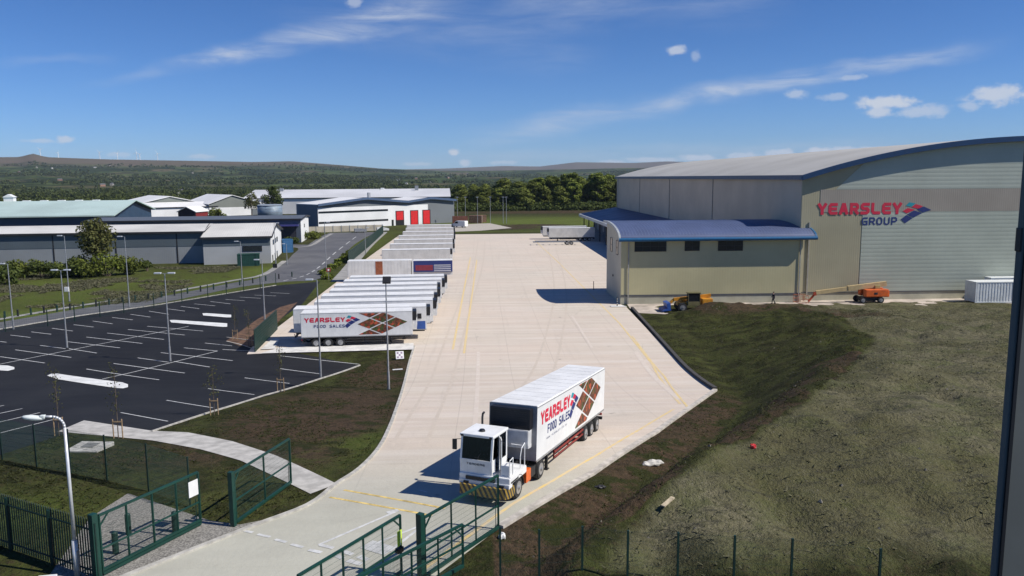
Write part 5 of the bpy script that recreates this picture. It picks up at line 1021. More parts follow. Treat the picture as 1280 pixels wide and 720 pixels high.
def palisade(label, a, b, zb, h=2.4):
    t = thing('palisade_fence', label, 'fence', (*a, zb)); d = Vector(b) - Vector(a); L = d.length; u = d / L; n = int(L / 2.75)
    for i in range(n + 1):
        p = u * min(L, i * 2.75); bm = bmesh.new(); bx(bm, p.x - .05, p.x + .05, p.y - .05, p.y + .05, 0, h - .1); finish('post', bm, DGREEN, t)
    for i in range(n):
        bm = bmesh.new(); k = 18
        for j in range(k):
            p = u * (i * 2.75 + (j + .5) * 2.75 / k); M = Matrix.Translation((p.x, p.y, 0)) @ Matrix.Rotation(math.atan2(u.y, u.x), 4, 'Z'); prism(bm, [(-.034, .05), (.034, .05), (.034, h - .08), (0, h), (-.034, h - .08)], -.075, -.055, M=M)
        finish('pale_panel', bm, DGREEN, t)
        for z in (.35, h - .4): bm = bmesh.new(); bar(bm, (*(u * i * 2.75), z), (*(u * (i + 1) * 2.75), z), .05); finish('rail', bm, DGREEN, t)
    return t
pA_ = at(117, 652, 6.15); pB_ = at(-4, 617, 6.15); dd_ = (Vector(pB_[:2]) - Vector(pA_[:2])); palisade('dark green palisade fence with spiked tops in the bottom left corner', tuple(pA_[:2]), tuple(Vector(pA_[:2]) + dd_.normalized() * 8.4), 3.78, 2.4)
def gate(label, a, b, z0, z1, h=2.4, mids=4, hinge=True, sign=False, hw=.16, rails=(1.1,), post_top=None, kick=False, end_post=True):
    t = thing('gate', label, 'gate', (*a, z0)); P0 = Vector((0, 0, 0)); P1 = Vector((b[0] - a[0], b[1] - a[1], z1 - z0)); up = Vector((0, 0, 1)); d = P1.normalized()
    if hinge:
        bm = bmesh.new(); bx(bm, -hw, hw, -hw, hw, -.3, (post_top or h + .15), M=Matrix.Rotation(math.atan2(d.y, d.x), 4, 'Z'), bev=.02); finish('hinge_post', bm, GREEN, t)
        for z in (.5, h - .3): bm = bmesh.new(); cyl(bm, d * hw + up * (z - .1), d * (hw) + up * (z + .1), .07, seg=10); finish('hinge', bm, DGREEN, t)
    s = P0 + d * (hw + .12) if hinge else P0; bm = bmesh.new()
    for z in (.12, h): bar(bm, s + up * z, P1 + up * z, .09 if z > 1 else .12)
    if kick: bar(bm, s + up * .26, P1 + up * .26, .10)
    for z in rails: bar(bm, s + up * z, P1 + up * z, .06)
    for i in range(mids + 1): p = s.lerp(P1, i / mids); bar(bm, p + up * .12, p + up * h, .09 if i in (0, mids) else .07)
    bar(bm, s + up * (h - .45), s + d * .45 + up * h, .05); finish('frame', bm, GREEN, t)
    bm = bmesh.new(); L = (P1 - s).length; k = int(L / .05)
    for j in range(k): c = s.lerp(P1, (j + .5) / k); bx(bm, c.x - .0022, c.x + .0022, c.y - .0022, c.y + .0022, c.z + .15, c.z + h)
    for z in np.arange(.3, h, .2): bar(bm, s + up * z, P1 + up * z, .005)
    finish('mesh_infill', bm, MESHG, t)
    if sign:
        c = s.lerp(P1, .93); bm = bmesh.new(); bx(bm, -.26, .26, -.075, -.052, h - .95, h - .25, M=Matrix.Translation(c) @ Matrix.Rotation(math.atan2(d.y, d.x), 4, 'Z'), bev=.008); finish('sign_plate', bm, WHITE, t)
    bm = bmesh.new(); p = P1 - d * .2; bar(bm, p + up * -.02, p + up * 1.3, .03); finish('drop_bolt', bm, DGREEN, t); return t
gA = at(122, 724); gate('open green mesh gate with white notice plate, nearest the palisade fence', tuple(gA[:2]), tuple(at(251, 657)[:2]), 3.8, 3.8, 2.45, 4, sign=True, hw=.125, kick=True, post_top=2.62)
gate('open green mesh gate leaf by the footpath, hinged on a post behind the noticed gate', tuple(at(292, 658)[:2]), tuple(at(364, 606)[:2]), 3.8, 3.72, 2.35, 2, hw=.105)
gate('open green mesh gate with black hinge post in front of the yard tractor', tuple(at(527, 726)[:2]), tuple(at(623, 662)[:2]), 3.78, 3.8, 2.45, 3, hw=.12, post_top=2.7)
pE = at(500, 644, 6.2); pE2 = at(372, 720, 6.2); gate('green mesh gate leaf reaching in from the bottom edge over the white road markings', tuple(pE[:2]), tuple(pE2[:2]), 3.8, 3.8, 2.4, 5, hinge=False)
pF = at(578, 654, 6.1); pF2 = at(440, 724, 6.1); gate('lower green barrier leaf crossing behind the black hinge post at the bottom edge', tuple(pF[:2]), tuple(pF2[:2]), 4.3, 4.3, 1.75, 4, hinge=False, rails=(1.0,))
for i, (x, y, l_) in enumerate([(145, 692, 'short dark bollard behind the noticed gate, nearest the palisade fence'), (161, 668, 'short dark bollard in the middle behind the noticed gate'), (219, 665, 'short dark bollard behind the free end of the noticed gate')]):
    g = at(x, y); bollard(g.x, g.y, l_, .9, .12, DGREEN, None)
GRAV = mat('gravel', (.28, .265, .235), .95, 0, .45, 14, bump=.02, bscale=30)
drape('gravel_patch', A2([(60, 722), (112, 648), (160, 617), (200, 630), (262, 651), (300, 656), (330, 650), (312, 660), (240, 688), (150, 724)]), GRAV, .014)
# manhole slab
g = at(112, 561); t = thing('drain_slab', 'pale concrete slab with round drain cover in the dark grass', 'drain cover', (g.x, g.y, tz(g.x, g.y) + .02), -.1); bm = bmesh.new(); bx(bm, -1.0, 1.0, -.9, .9, -.2, .14, bev=.02); finish('slab', bm, mat('slab', (.52, .51, .47), .9, 0, .25, 3, dirt=.4), t)
bm = bmesh.new(); bx(bm, -.4, .35, -.25, .5, .14, .19); finish('cover', bm, mat('cover', (.20, .20, .19), .7), t)
# steps, hedge banks: planting bed
drape('planting_bed', A2([(283, 426), (298, 416), (322, 399), (350, 384), (372, 378), (350, 400), (336, 418), (322, 433), (300, 433)]), mat('bare_soil', (.14, .075, .04), .95, 0, .4, 1.2), .03); drape('bed_edging', path_polys(A2([(283, 427), (300, 431), (321, 438)]), .18) + path_polys(A2([(283, 422), (322, 427)]), .14), KERB, .07)

# ------------------------------------------------------------------ trees
def leaf_arrays(rg, n, lobes, size, flat=.8):
    k = len(lobes); w_ = np.array([l[3] ** 2 for l in lobes], float); w_ /= w_.sum(); idx = rg.choice(k, n, p=w_); L = np.array(lobes, float)[idx]
    d = rg.normal(size=(n, 3)); d /= np.linalg.norm(d, axis=1)[:, None]; r = rg.random(n) ** .35; c = L[:, :3] + d * (r * L[:, 3])[:, None] * np.array([1, 1, flat])
    nn = d + rg.normal(size=(n, 3)) * .55 + np.array([0, 0, .25]); nn /= np.linalg.norm(nn, axis=1)[:, None]; a = np.cross(nn, rg.normal(size=(n, 3))); a /= np.linalg.norm(a, axis=1)[:, None] + 1e-9; b = np.cross(nn, a)
    s = size * (.6 + .8 * rg.random(n))[:, None]; return np.stack([c - a * s, c + b * s * .7, c + a * s, c - b * s * .7], 1).reshape(-1, 3)
def quad_mesh(name, co, m):
    me = bpy.data.meshes.new(name); n = len(co) // 4; me.vertices.add(len(co)); me.vertices.foreach_set('co', co.ravel().astype(np.float32)); me.loops.add(4 * n); me.loops.foreach_set('vertex_index', np.arange(4 * n, dtype=np.int32))
    me.polygons.add(n); me.polygons.foreach_set('loop_start', np.arange(n, dtype=np.int32) * 4); me.update(); me.materials.append(m); return me
def tree(label, loc, hgt, rad, seed, m, n=1500, size=.45, group=None, cat='tree', name='broadleaf_tree', trunk=.35, crown0=.28, lobes_n=11, sparse=False):
    rg = np.random.default_rng(seed); t = thing(name, label, cat, loc, 0, group); lobes = []
    for i in range(lobes_n):
        a = i * 2.4 + rg.random(); f = (i + .5) / lobes_n; z = hgt * (crown0 + (1 - crown0) * (.12 + .80 * f)); rr = rad * math.sin(math.pi * min(.97, .22 + .72 * f)) * (.35 + .4 * rg.random()); lobes.append((rr * math.cos(a), rr * math.sin(a), z, rad * (.30 + .26 * rg.random())))
    me = quad_mesh('crown', leaf_arrays(rg, n, lobes, size), m); o = bpy.data.objects.new('crown', me); C.objects.link(o); o.parent = t
    bm = bmesh.new(); x = y = 0.; pv_ = Vector((0, 0, -.2)); pr = trunk
    for i in range(5):
        f = (i + 1) / 5; q = Vector((rg.normal() * .12 * f * rad * .3, rg.normal() * .12 * f * rad * .3, hgt * .82 * f)); cyl(bm, pv_, q, pr, trunk * (1 - .8 * f), 8, caps=False); pv_ = q; pr = trunk * (1 - .8 * f)
    for l in lobes[:9]: b0 = Vector((0, 0, l[2] * .62)); cyl(bm, b0, Vector(l[:3]), trunk * .3, trunk * .08, 6, caps=False)
    finish('trunk', bm, BARK, t); return t
# the wood beyond the yard end: each tree on its own
protos = [tree('tree', (0, 0, -100), 17, 5.4, 21, LEAF, 2600, .5, 'trees of the wood beyond the yard'), tree('tree', (0, 0, -100), 19, 5.0, 22, LEAF3, 2600, .5, 'trees of the wood beyond the yard'), tree('tree', (0, 0, -100), 16, 5.8, 23, LEAF2, 2600, .5, 'trees of the wood beyond the yard')]
rr = random.Random(5); used = [False] * 3; wl_ = ['broad mid green tree in the wood beyond the far end of the yard', 'tall light green tree in the wood beyond the far end of the yard', 'dark green tree in the wood beyond the far end of the yard']
wood = []
for row, (Y0, n0, x0, x1) in enumerate([(474, 19, -10, 118), (500, 18, -16, 126), (527, 17, -24, 136)]):
    for i in range(n0): wood.append((x0 + (x1 - x0) * (i + .5 * (row % 2)) / (n0 - 1) + rr.uniform(-2, 2), Y0 + rr.uniform(-8, 8), (.74 + .42 * min(1, (i / n0) * 1.8 + .18 * row)) * rr.uniform(.84, 1.12)))
for x, y, s_ in wood:
    k = rr.choice([0, 0, 0, 1, 1, 1, 2]); sc = (s_ * rr.uniform(1.1, 1.5), s_ * rr.uniform(1.1, 1.5), s_ * .98)
    if not used[k]: o = protos[k]; used[k] = True; o.location = (x, y, -1.5); o.scale = sc; o['label'] = wl_[k]
    else: dup(protos[k], (x, y, -1.5), rr.uniform(0, 6.28), wl_[k], sc)
def bush(label, x, y, r, h, seed, m=LEAF, n=700, size=.28, group=None):
    rg = np.random.default_rng(seed); t = thing('bush', label, 'bush', (x, y, 0), 0, group); lobes = [(rg.normal() * r * .35, rg.normal() * r * .3, h * (.3 + .35 * rg.random()), min(r, h) * (.35 + .2 * rg.random())) for _ in range(7)]
    me = quad_mesh('foliage', leaf_arrays(rg, n, lobes, size), m); o = bpy.data.objects.new('foliage', me); C.objects.link(o); o.parent = t
    bm = bmesh.new()
    for l in lobes: cyl(bm, (0, 0, -.1), l[:3], .07, .03, 5, caps=False)
    finish('stem', bm, BARK, t); return t
def ontox(px, Y): d = ray(px, 330); return d.x / d.y * Y
tree('tall thin crowned tree in front of the long grey warehouse', (ontox(121, 163), 163, 0), 11.0, 4.3, 31, LEAFR, 2800, .26, lobes_n=14, crown0=.35, trunk=.22)
tree('round dark tree standing behind the storage tank', (ontox(345, 425), 425, 0), 15.5, 6.0, 32, LEAF2, 2000, .42); tree('round light green tree beside the small red barn', (ontox(274, 345), 345, 0), 6.2, 4.6, 33, LEAF, 1500, .4, crown0=.1)
tree('bare looking brownish tree left of the round dark tree', (ontox(318, 420), 420, 0), 12, 4.5, 34, LEAFR, 900, .4)
bd = [(8, 158, 3.6, 3.2, LEAF2, 'dark bush at the left edge below the long warehouse'), (28, 160, 3.2, 3.3, LEAF, 'green bush second from the left below the long warehouse'), (52, 160, 2.8, 3.4, LEAF2, 'dark bush under the left part of the warehouse wall'), (75, 161, 3.4, 2.9, LEAF, 'low bush left of the tall thin tree'), (96, 160, 3.4, 3.6, LEAF2, 'dark reddish bush just left of the tall thin tree'),
      (114, 161, 3.8, 4.4, LEAF, 'large bush at the foot of the tall thin tree'), (135, 161, 3.8, 4.6, LEAF3, 'bright green bush right of the tall thin tree'), (157, 163, 3.6, 3.8, LEAF, 'green bush in front of the warehouse downpipe'), (184, 169, 1.7, 3.0, LEAF2, 'small round bush standing alone by the warehouse wall')]
for i, (px, Y, r_, h_, m_, l_) in enumerate(bd): bush(l_, ontox(px, Y), Y, r_ * 1.15, h_ * 1.15, 50 + i, m_, 1100 if r_ > 2 else 600, .24)
bd2 = [(3, 150, 5, 3.2, LEAF2, 'wide dark bush in the field corner at the left edge'), (378, 252, 3.2, 3.4, LEAF2, 'dark bush right of the white gable by the boundary wall'), (390, 256, 3.0, 2.8, LEAF, 'bush at the end of the estate road verge'), (365, 236, 2.4, 2.4, LEAF2, 'low bush by the dark entrance of the blue unit')]
for i, (px, Y, r_, h_, m_, l_) in enumerate(bd2): bush(l_, ontox(px, Y), Y, r_, h_, 80 + i, m_, 700)
for i in range(9):
    g = at(431 - i * 4.0 - i * i * .12, 318 + i * 3.6) if i < 8 else at(398, 349); bush('low clipped hedge plant along the kerb of the estate road', g.x + 1.2, g.y, 1.3, 1.1, 100 + i, LEAF3, 260, .2, 'hedge plants along the estate road')
def sapling(label, px, py, top, seed):
    g = at(px, py); z = tz(g.x, g.y); d = ray(px, top); h_ = H + d.z / d.y * g.y - z; rg = np.random.default_rng(seed); t = thing('sapling', label, 'sapling', (g.x, g.y, z))
    lobes = [(rg.normal() * .16, rg.normal() * .16, h_ * (.42 + .5 * i / 6), .30 + .16 * rg.random()) for i in range(7)]; o = bpy.data.objects.new('crown', quad_mesh('crown', leaf_arrays(rg, 150, lobes, .055, 1.3), LEAFR)); C.objects.link(o); o.parent = t
    bm = bmesh.new(); cyl(bm, (0, 0, 0), (.05, 0, h_ * .9), .035, .012, 7)
    for l in lobes: cyl(bm, (0, 0, l[2] * .85), l[:3], .012, .005, 4)
    finish('trunk', bm, BARK, t)
    for s_ in (-.28, .28): bm = bmesh.new(); cyl(bm, (s_, 0, 0), (s_, 0, 1.25), .04, seg=8); finish('stake', bm, WOOD, t)
    bm = bmesh.new(); bx(bm, -.3, .3, -.05, -.02, 1.05, 1.13); finish('tie_board', bm, WOOD, t)
sapling('staked sapling at the left end of the footpath', 74, 545, 455, 1); sapling('staked sapling on the footpath edge nearest the bay lines', 148, 548, 452, 2); sapling('staked sapling on the bank corner of the car park', 268, 519, 452, 3)
sapling('staked sapling at the front of the car park by the white edging', 351, 490, 428, 4); sapling('staked sapling in the planting bed, right one', 312, 433, 384, 5); sapling('staked sapling in the planting bed, left one', 294, 425, 380, 6)

# far countryside: hedgerows and woods that read as one mass
rg = np.random.default_rng(77); parts_ = []
def clumps(N, r0, r1, a0, a1, per, size, hmin, hmax, dens, thr):
    A_ = rg.uniform(a0, a1, N); R_ = np.sqrt(rg.uniform(r0 ** 2, r1 ** 2, N)); x = R_ * np.sin(A_); y = R_ * np.cos(A_); k = vnoise(x + 9000, y + 9000, dens, 41) + .55 * vnoise(x + 9000, y + 9000, dens * .3, 42) > thr
    x, y, R_, A_ = x[k], y[k], R_[k], A_[k]; z = np.where(y < 475, -.3, far_z(A_, R_))
    for i in range(len(x)):
        if (y[i] < 475 and x[i] < 130) or (y[i] < 560 and x[i] > -20): continue
        h_ = rg.uniform(hmin, hmax); rad = h_ * .5; lob = [(x[i] + rg.normal() * rad * .5, y[i] + rg.normal() * rad * .5, z[i] + h_ * rg.uniform(.35, .72), rad * rg.uniform(.45, .75)) for _ in range(3)]; parts_.append(leaf_arrays(rg, per, lob, size))
clumps(2600, 480, 900, -.62, .1, 70, .95, 7, 13, 60, -.08)
clumps(4200, 900, 1900, -.62, .22, 36, 1.6, 8, 14, 120, -.02)
clumps(5200, 1900, 3600, -.62, .26, 20, 2.6, 9, 15, 230, .06)
clumps(3000, 3600, 5400, -.62, .28, 14, 4.0, 9, 15, 330, .16)
FARL = leafmat('far_leaves', (.038, .052, .013), (.095, .115, .026), 0); wd = bpy.data.objects.new('woodland', quad_mesh('woodland', np.concatenate(parts_), FARL)); C.objects.link(wd); tag(wd, 'wooded countryside stretching to the moors', 'woodland', kind='stuff')
parts_ = []
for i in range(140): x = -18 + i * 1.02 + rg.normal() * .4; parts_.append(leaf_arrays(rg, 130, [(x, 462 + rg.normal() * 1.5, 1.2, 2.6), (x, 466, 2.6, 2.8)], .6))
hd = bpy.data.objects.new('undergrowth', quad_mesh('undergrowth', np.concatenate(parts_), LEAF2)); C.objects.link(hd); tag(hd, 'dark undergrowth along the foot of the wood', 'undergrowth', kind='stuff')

# far houses and turbines
HM = [mat('far_render', (.55, .53, .48), .8), mat('far_brick', (.30, .17, .12), .9), mat('far_stone', (.32, .29, .25), .9)]; HR = mat('far_slate', (.12, .12, .13), .8)
hp = [(350, 238), (358, 236), (366, 237), (222, 246), (216, 243), (236, 240), (247, 241), (258, 239), (228, 241), (18, 218), (24, 216), (46, 210), (65, 211), (128, 233), (140, 232), (119, 210), (137, 208), (241, 217), (498, 226), (520, 224), (538, 228), (508, 231), (560, 223), (548, 219), (585, 218), (75, 226)]
for i, (px, py) in enumerate(hp):
    lo, hi = 400, 6400; d = ray(px, py); hd_ = math.hypot(d.x, d.y); a_ = math.atan2(d.x, d.y)
    Rs = np.linspace(450, 6400, 900); zt = far_z(np.full(900, a_), Rs); zr = H + d.z / hd_ * Rs; kx = np.argmax(zr <= zt) if (zr <= zt).any() else 700; Rk = Rs[kx]; z = zt[kx]; sc = .9 if Rk < 1500 else .85
    t = thing('far_house', ['pale rendered house among the far trees', 'brick house among the far trees', 'stone house among the far trees'][i % 3], 'house', (Rk * math.sin(a_), Rk * math.cos(a_), z), rr.uniform(0, 3), 'scattered houses in the far countryside'); t.scale = (sc,) * 3
    bm = bmesh.new(); bx(bm, -8, 8, -4, 4, -3, 5.5); prism(bm, [(-4, 5.5), (4, 5.5), (0, 8)], -8, 8, M=Matrix.Rotation(math.pi / 2, 4, 'Z')); finish('wall', bm, HM[i % 3], t)
    for s_ in (-1, 1): bm = bmesh.new(); bar(bm, (0, s_ * 4.4, 5.4), (0, 0, 8.3), 16.6, .3); finish('roof', bm, HR, t)
TM = mat('turbine_white', (.80, .80, .80), .5, 0, .03)
tl = ['leftmost', 'second from left', 'third from left', 'fourth from left', 'fifth from left', 'sixth from left', 'rightmost']
for i, (px, hh, r0) in enumerate([(51, 74, .3), (73, 60, 1.1), (125, 84, .2), (147, 78, .8), (171, 92, 1.6), (175, 70, .5), (197, 86, 2.0)]):
    d = ray(px, 198); a_ = math.atan2(d.x, d.y); Rk = 6380; hh *= .62; z = float(far_z(np.array([a_]), np.array([Rk * 1.]))[0]) - 4
    t = thing('wind_turbine', 'tiny white wind turbine on the moor skyline, ' + tl[i] + ' of the seven', 'wind turbine', (Rk * math.sin(a_), Rk * math.cos(a_), z), 0, 'wind turbines on the moor')
    bm = bmesh.new(); cyl(bm, (0, 0, 0), (0, 0, hh), 2.2, 1.3, 10); bx(bm, -2, 2, -4, 4, hh - 1.5, hh + 2); finish('tower', bm, TM, t)
    for k in range(3): a = r0 + k * 2.094; bm = bmesh.new(); cyl(bm, (0, -5, hh), (math.cos(a) * hh * .5, -5, hh + math.sin(a) * hh * .5), 1.3, .6, 6); finish('blade', bm, TM, t)

# ------------------------------------------------------------------ machines
def place(px, py): g = at(px, py); return (g.x, g.y, .04)
p = place(866, 388); t = thing('telehandler', 'yellow telehandler with blue bucket and dark cab at the top of the grass bank', 'telehandler', (29.8, 110.8, .05), math.radians(180)); t.scale = (1.08,) * 3
bm = bmesh.new(); bx(bm, -2.4, 1.9, -.55, .55, .75, 1.15, bev=.04); bx(bm, -2.6, -1.2, -1.05, 1.05, .9, 1.7, bev=.12); bx(bm, -1.2, 1.2, -1.1, -.35, .7, 1.35, bev=.08); finish('chassis', bm, YELLOW, t)
bm = bmesh.new(); bar(bm, (-2.6, -.1, 2.0), (2.3, -.1, 1.5), .34, .4); bar(bm, (2.2, -.1, 1.55), (3.1, -.1, .75), .26, .3); finish('boom', bm, YELLOW, t)
bm = bmesh.new(); 
for x0, x1, y in ((-.9, -.8, .3), (.6, .7, .3), (-.9, -.8, 1.1), (.6, .7, 1.1)): bx(bm, x0 + .02, x1 - .02, y - .03, y + .03, 1.1, 2.45)
bx(bm, -.95, .75, .22, 1.18, 2.42, 2.55, bev=.03); bx(bm, -.9, .7, .28, 1.12, .8, 1.35, bev=.04); cb_ = finish('cab', bm, mat('cab_pale', (.16, .14, .06), .5), t); bm = bmesh.new(); bx(bm, -.86, .66, .31, 1.09, 1.36, 2.41); finish('cab_window', bm, CG, cb_)
bm = bmesh.new(); prism(bm, [(2.9, .25), (4.1, .12), (3.9, .35), (3.35, .5), (3.5, 1.15), (3.0, 1.25)], -1.15, 1.15); finish('bucket', bm, BLUE, t)
for x in (-1.7, 1.4):
    for y in (-1.2, 1.2): wheel(t, x, y, .6, .4)
p = place(1050, 380); t = thing('boom_lift', 'orange boom lift with long tan boom laid out level beside the cold store', 'boom lift', (58.2, 116.2, .05), math.radians(180)); 
bm = bmesh.new(); bx(bm, -1.6, 1.6, -.9, .9, .35, .85, bev=.06); finish('base', bm, DARK, t)
bm = bmesh.new(); bx(bm, -2.3, 1.2, -1.25, -.35, .95, 2.1, bev=.18); bx(bm, -2.3, 1.2, .35, 1.25, .95, 2.1, bev=.18); bx(bm, -2.5, -1.6, -1.1, 1.1, .9, 1.9, bev=.2); finish('turntable_cover', bm, ORANGE, t)
bm = bmesh.new(); bx(bm, -.6, -.1, .9, 1.28, 1.35, 1.65); finish('access_panel', bm, DARK, t)
bm = bmesh.new(); bar(bm, (-2.0, 0, 2.75), (8.2, 0, 1.55), .42, .55); bar(bm, (-2.4, 0, 2.8), (3.4, 0, 2.15), .55, .7); finish('boom', bm, mat('boom_tan', (.50, .38, .19), .5, 0, .1), t)
bm = bmesh.new(); bar(bm, (8.3, 0, 1.4), (9.3, 0, .2), .2, .25); cyl(bm, (8.3, -.2, 1.4), (8.3, .2, 1.4), .28, seg=10); finish('jib', bm, mat('jib_red', (.42, .06, .02), .5), t)
bm = bmesh.new()
for x in (9.6, 11.2):
    for y in (-.9, .9): cyl(bm, (x, y, .1), (x, y, 1.2), .03, seg=6)
for z in (.15, .65, 1.2):
    for y in (-.9, .9): cyl(bm, (9.6, y, z), (11.2, y, z), .03, seg=6)
    for x in (9.6, 11.2): cyl(bm, (x, -.9, z), (x, .9, z), .03, seg=6)
finish('basket', bm, mat('basket_red', (.45, .12, .05), .5), t); bm = bmesh.new(); bx(bm, -1.4, -.6, -.4, .4, 2.1, 2.6, bev=.05); finish('boom_pivot', bm, mat('pivot', (.35, .30, .12), .6), t)
for x in (-1.2, 1.5):
    for y in (-1.2, 1.2): wheel(t, x, y, .48, .35)

# ------------------------------------------------------------------ people
def skin_mesh(name, joints, edges, m, parent, root=0, sub=2):
    me = bpy.data.meshes.new(name); me.from_pydata([j[0] for j in joints], edges, []); me.update(); o = bpy.data.objects.new(name, me); C.objects.link(o)
    sk = o.modifiers.new('s', 'SKIN'); sd = o.modifiers.new('u', 'SUBSURF'); sd.levels = sub; sd.render_levels = sub; sk.use_smooth_shade = True
    for i, j in enumerate(joints): v = me.skin_vertices[0].data[i]; v.radius = (j[1], j[2] if len(j) > 2 else j[1]); v.use_root = i == root
    dg = bpy.context.evaluated_depsgraph_get(); dg.update(); nm = bpy.data.meshes.new_from_object(o.evaluated_get(dg)); bpy.data.objects.remove(o); nm.materials.clear(); nm.materials.append(m)
    nm.polygons.foreach_set('use_smooth', [True] * len(nm.polygons)); o = bpy.data.objects.new(name, nm); C.objects.link(o); o.parent = parent; return o
def person(label, loc, rz, top_m, leg_m, stride=.0, arms=.0, vest=None):
    """faces local +x"""
    t = thing('person', label, 'person', loc, rz); s = stride
    J = [((0, 0, .96), .13, .15), ((0, 0, 1.18), .12, .16), ((0.01, 0, 1.40), .11, .17), ((.01, 0, 1.51), .06), ((.03, 0, 1.58), .065), ((.03, 0, 1.68), .09, .085), ((.02, 0, 1.76), .05),
         ((0, .2, 1.42), .06), ((-s * .35, .25, 1.14), .045), ((-s * .15 + .12, .25, .92), .035), ((-s * .1 + .15, .25, .84), .035), ((0, -.2, 1.42), .06), ((s * .35, -.25, 1.14), .045), ((s * .45 + .1, -.24, .92), .035), ((s * .5 + .12, -.24, .84), .035),
         ((0, .1, .9), .10), ((s * .45 + .03, .1, .50), .068), ((s * .55, .1, .09), .045), ((s * .55 + .16, .1, .04), .04), ((0, -.1, .9), .10), ((-s * .3 + .05, -.1, .50), .068), ((-s * .75, -.1, .12), .045), ((-s * .75 + .15, -.1, .04), .04)]
    E_ = [(0, 1), (1, 2), (2, 3), (3, 4), (4, 5), (5, 6), (2, 7), (7, 8), (8, 9), (9, 10), (2, 11), (11, 12), (12, 13), (13, 14), (0, 15), (15, 16), (16, 17), (17, 18), (0, 19), (19, 20), (20, 21), (21, 22)]
    skin_mesh('body', J, E_, SKIN, t)
    g = lambda i, k=1.25: (J[i][0], J[i][1] * k, (J[i][2] if len(J[i]) > 2 else J[i][1]) * k)
    ids = [0, 1, 2, 7, 8, 9, 11, 12, 13]; mp = {a: b for b, a in enumerate(ids)}; skin_mesh('jacket', [g(i, 1.22) for i in ids], [(mp[a], mp[b]) for a, b in E_ if a in mp and b in mp], top_m, t)
    ids = [0, 15, 16, 17, 19, 20, 21]; mp = {a: b for b, a in enumerate(ids)}; skin_mesh('trousers', [g(i, 1.2) for i in ids], [(mp[a], mp[b]) for a, b in E_ if a in mp and b in mp], leg_m, t)
    for i in (17, 21): x, y, z = J[i][0]; bm = bmesh.new(); bx(bm, x - .09, x + .2, y - .055, y + .055, z - .10, z + .03, bev=.03); finish('shoe', bm, BLACK, t)
    bm = bmesh.new(); bmesh.ops.create_uvsphere(bm, u_segments=14, v_segments=10, radius=1); bmesh.ops.transform(bm, matrix=Matrix.Translation((.01, 0, 1.725)) @ Matrix.Diagonal((.115, .098, .085, 1)), verts=bm.verts); finish('hair', bm, HAIR, t, True)
    bm = bmesh.new(); bx(bm, .115, .15, -.012, .012, 1.63, 1.67, bev=.006); finish('nose', bm, SKIN, t)
    return t
g = at(951, 378.5); person('person in dark clothes walking left along the apron below the cold store', (43.6, 117.0 - .9, .04), math.radians(172), NAVYC, NAVYC, .38)
gt = [o_ for o_ in bpy.data.objects if o_.get('label', '').startswith('green mesh gate leaf')][0]; q_ = at(497, 671, 5.2) - Vector(gt.location); q_.z = 0; dq = (Vector((pE2.x - pE.x, pE2.y - pE.y, 0))).normalized(); q_ = dq * .14
bm = bmesh.new(); MQ = Matrix.Translation((q_.x, q_.y, 0)) @ Matrix.Rotation(math.atan2(dq.y, dq.x), 4, 'Z'); bx(bm, -.13, .13, .05, .07, 1.25, 1.85, M=MQ); pl_ = finish('reflective_plate', bm, HIVIS, gt); bm = bmesh.new(); bx(bm, -.05, -.01, .071, .076, 1.27, 1.83, M=MQ); bx(bm, -.05, -.01, .044, .049, 1.27, 1.83, M=MQ); finish('white_stripe', bm, WHITE, pl_)
bm = bmesh.new(); bx(bm, -.2, .12, -.08, .1, .95, 1.15, M=MQ, bev=.02); finish('latch', bm, BLACK, gt)

dv = thing('person', 'driver in a pale shirt seated behind the windscreen of the yard tractor', 'person', tr.matrix_basis @ Vector((1.72, -.5, 1.80)), HZ - .03)
JD = [((0, 0, 0), .13, .15), ((-.02, 0, .22), .12, .16), ((0, 0, .44), .11, .17), ((.01, 0, .55), .06), ((.04, 0, .62), .065), ((.04, 0, .72), .09, .085), ((.03, 0, .80), .05), ((.02, .2, .44), .055), ((.18, .24, .2), .045), ((.5, .16, .30), .035), ((.57, .13, .34), .035), ((.02, -.2, .44), .055), ((.18, -.24, .2), .045), ((.5, -.16, .30), .035), ((.57, -.13, .34), .035), ((.08, .1, -.02), .09), ((.5, .12, -.02), .07), ((.58, .12, -.36), .045), ((.08, -.1, -.02), .09), ((.5, -.12, -.02), .07), ((.58, -.12, -.36), .045)]
ED = [(0, 1), (1, 2), (2, 3), (3, 4), (4, 5), (5, 6), (2, 7), (7, 8), (8, 9), (9, 10), (2, 11), (11, 12), (12, 13), (13, 14), (0, 15), (15, 16), (16, 17), (0, 18), (18, 19), (19, 20)]
skin_mesh('body', JD, ED, SKIN, dv)
for nm_, ids, m_ in (('shirt', [0, 1, 2, 7, 8, 9, 11, 12, 13], mat('pale_shirt', (.62, .62, .60), .8)), ('trousers', [0, 15, 16, 17, 18, 19, 20], NAVYC)):
    mp = {a: b for b, a in enumerate(ids)}; skin_mesh(nm_, [(JD[i][0], JD[i][1] * 1.22, (JD[i][2] if len(JD[i]) > 2 else JD[i][1]) * 1.22) for i in ids], [(mp[a], mp[b]) for a, b in ED if a in mp and b in mp], m_, dv)
bm = bmesh.new(); bmesh.ops.create_uvsphere(bm, u_segments=14, v_segments=10, radius=1); bmesh.ops.transform(bm, matrix=Matrix.Translation((.02, 0, .765)) @ Matrix.Diagonal((.115, .098, .085, 1)), verts=bm.verts); finish('hair', bm, HAIR, dv, True)
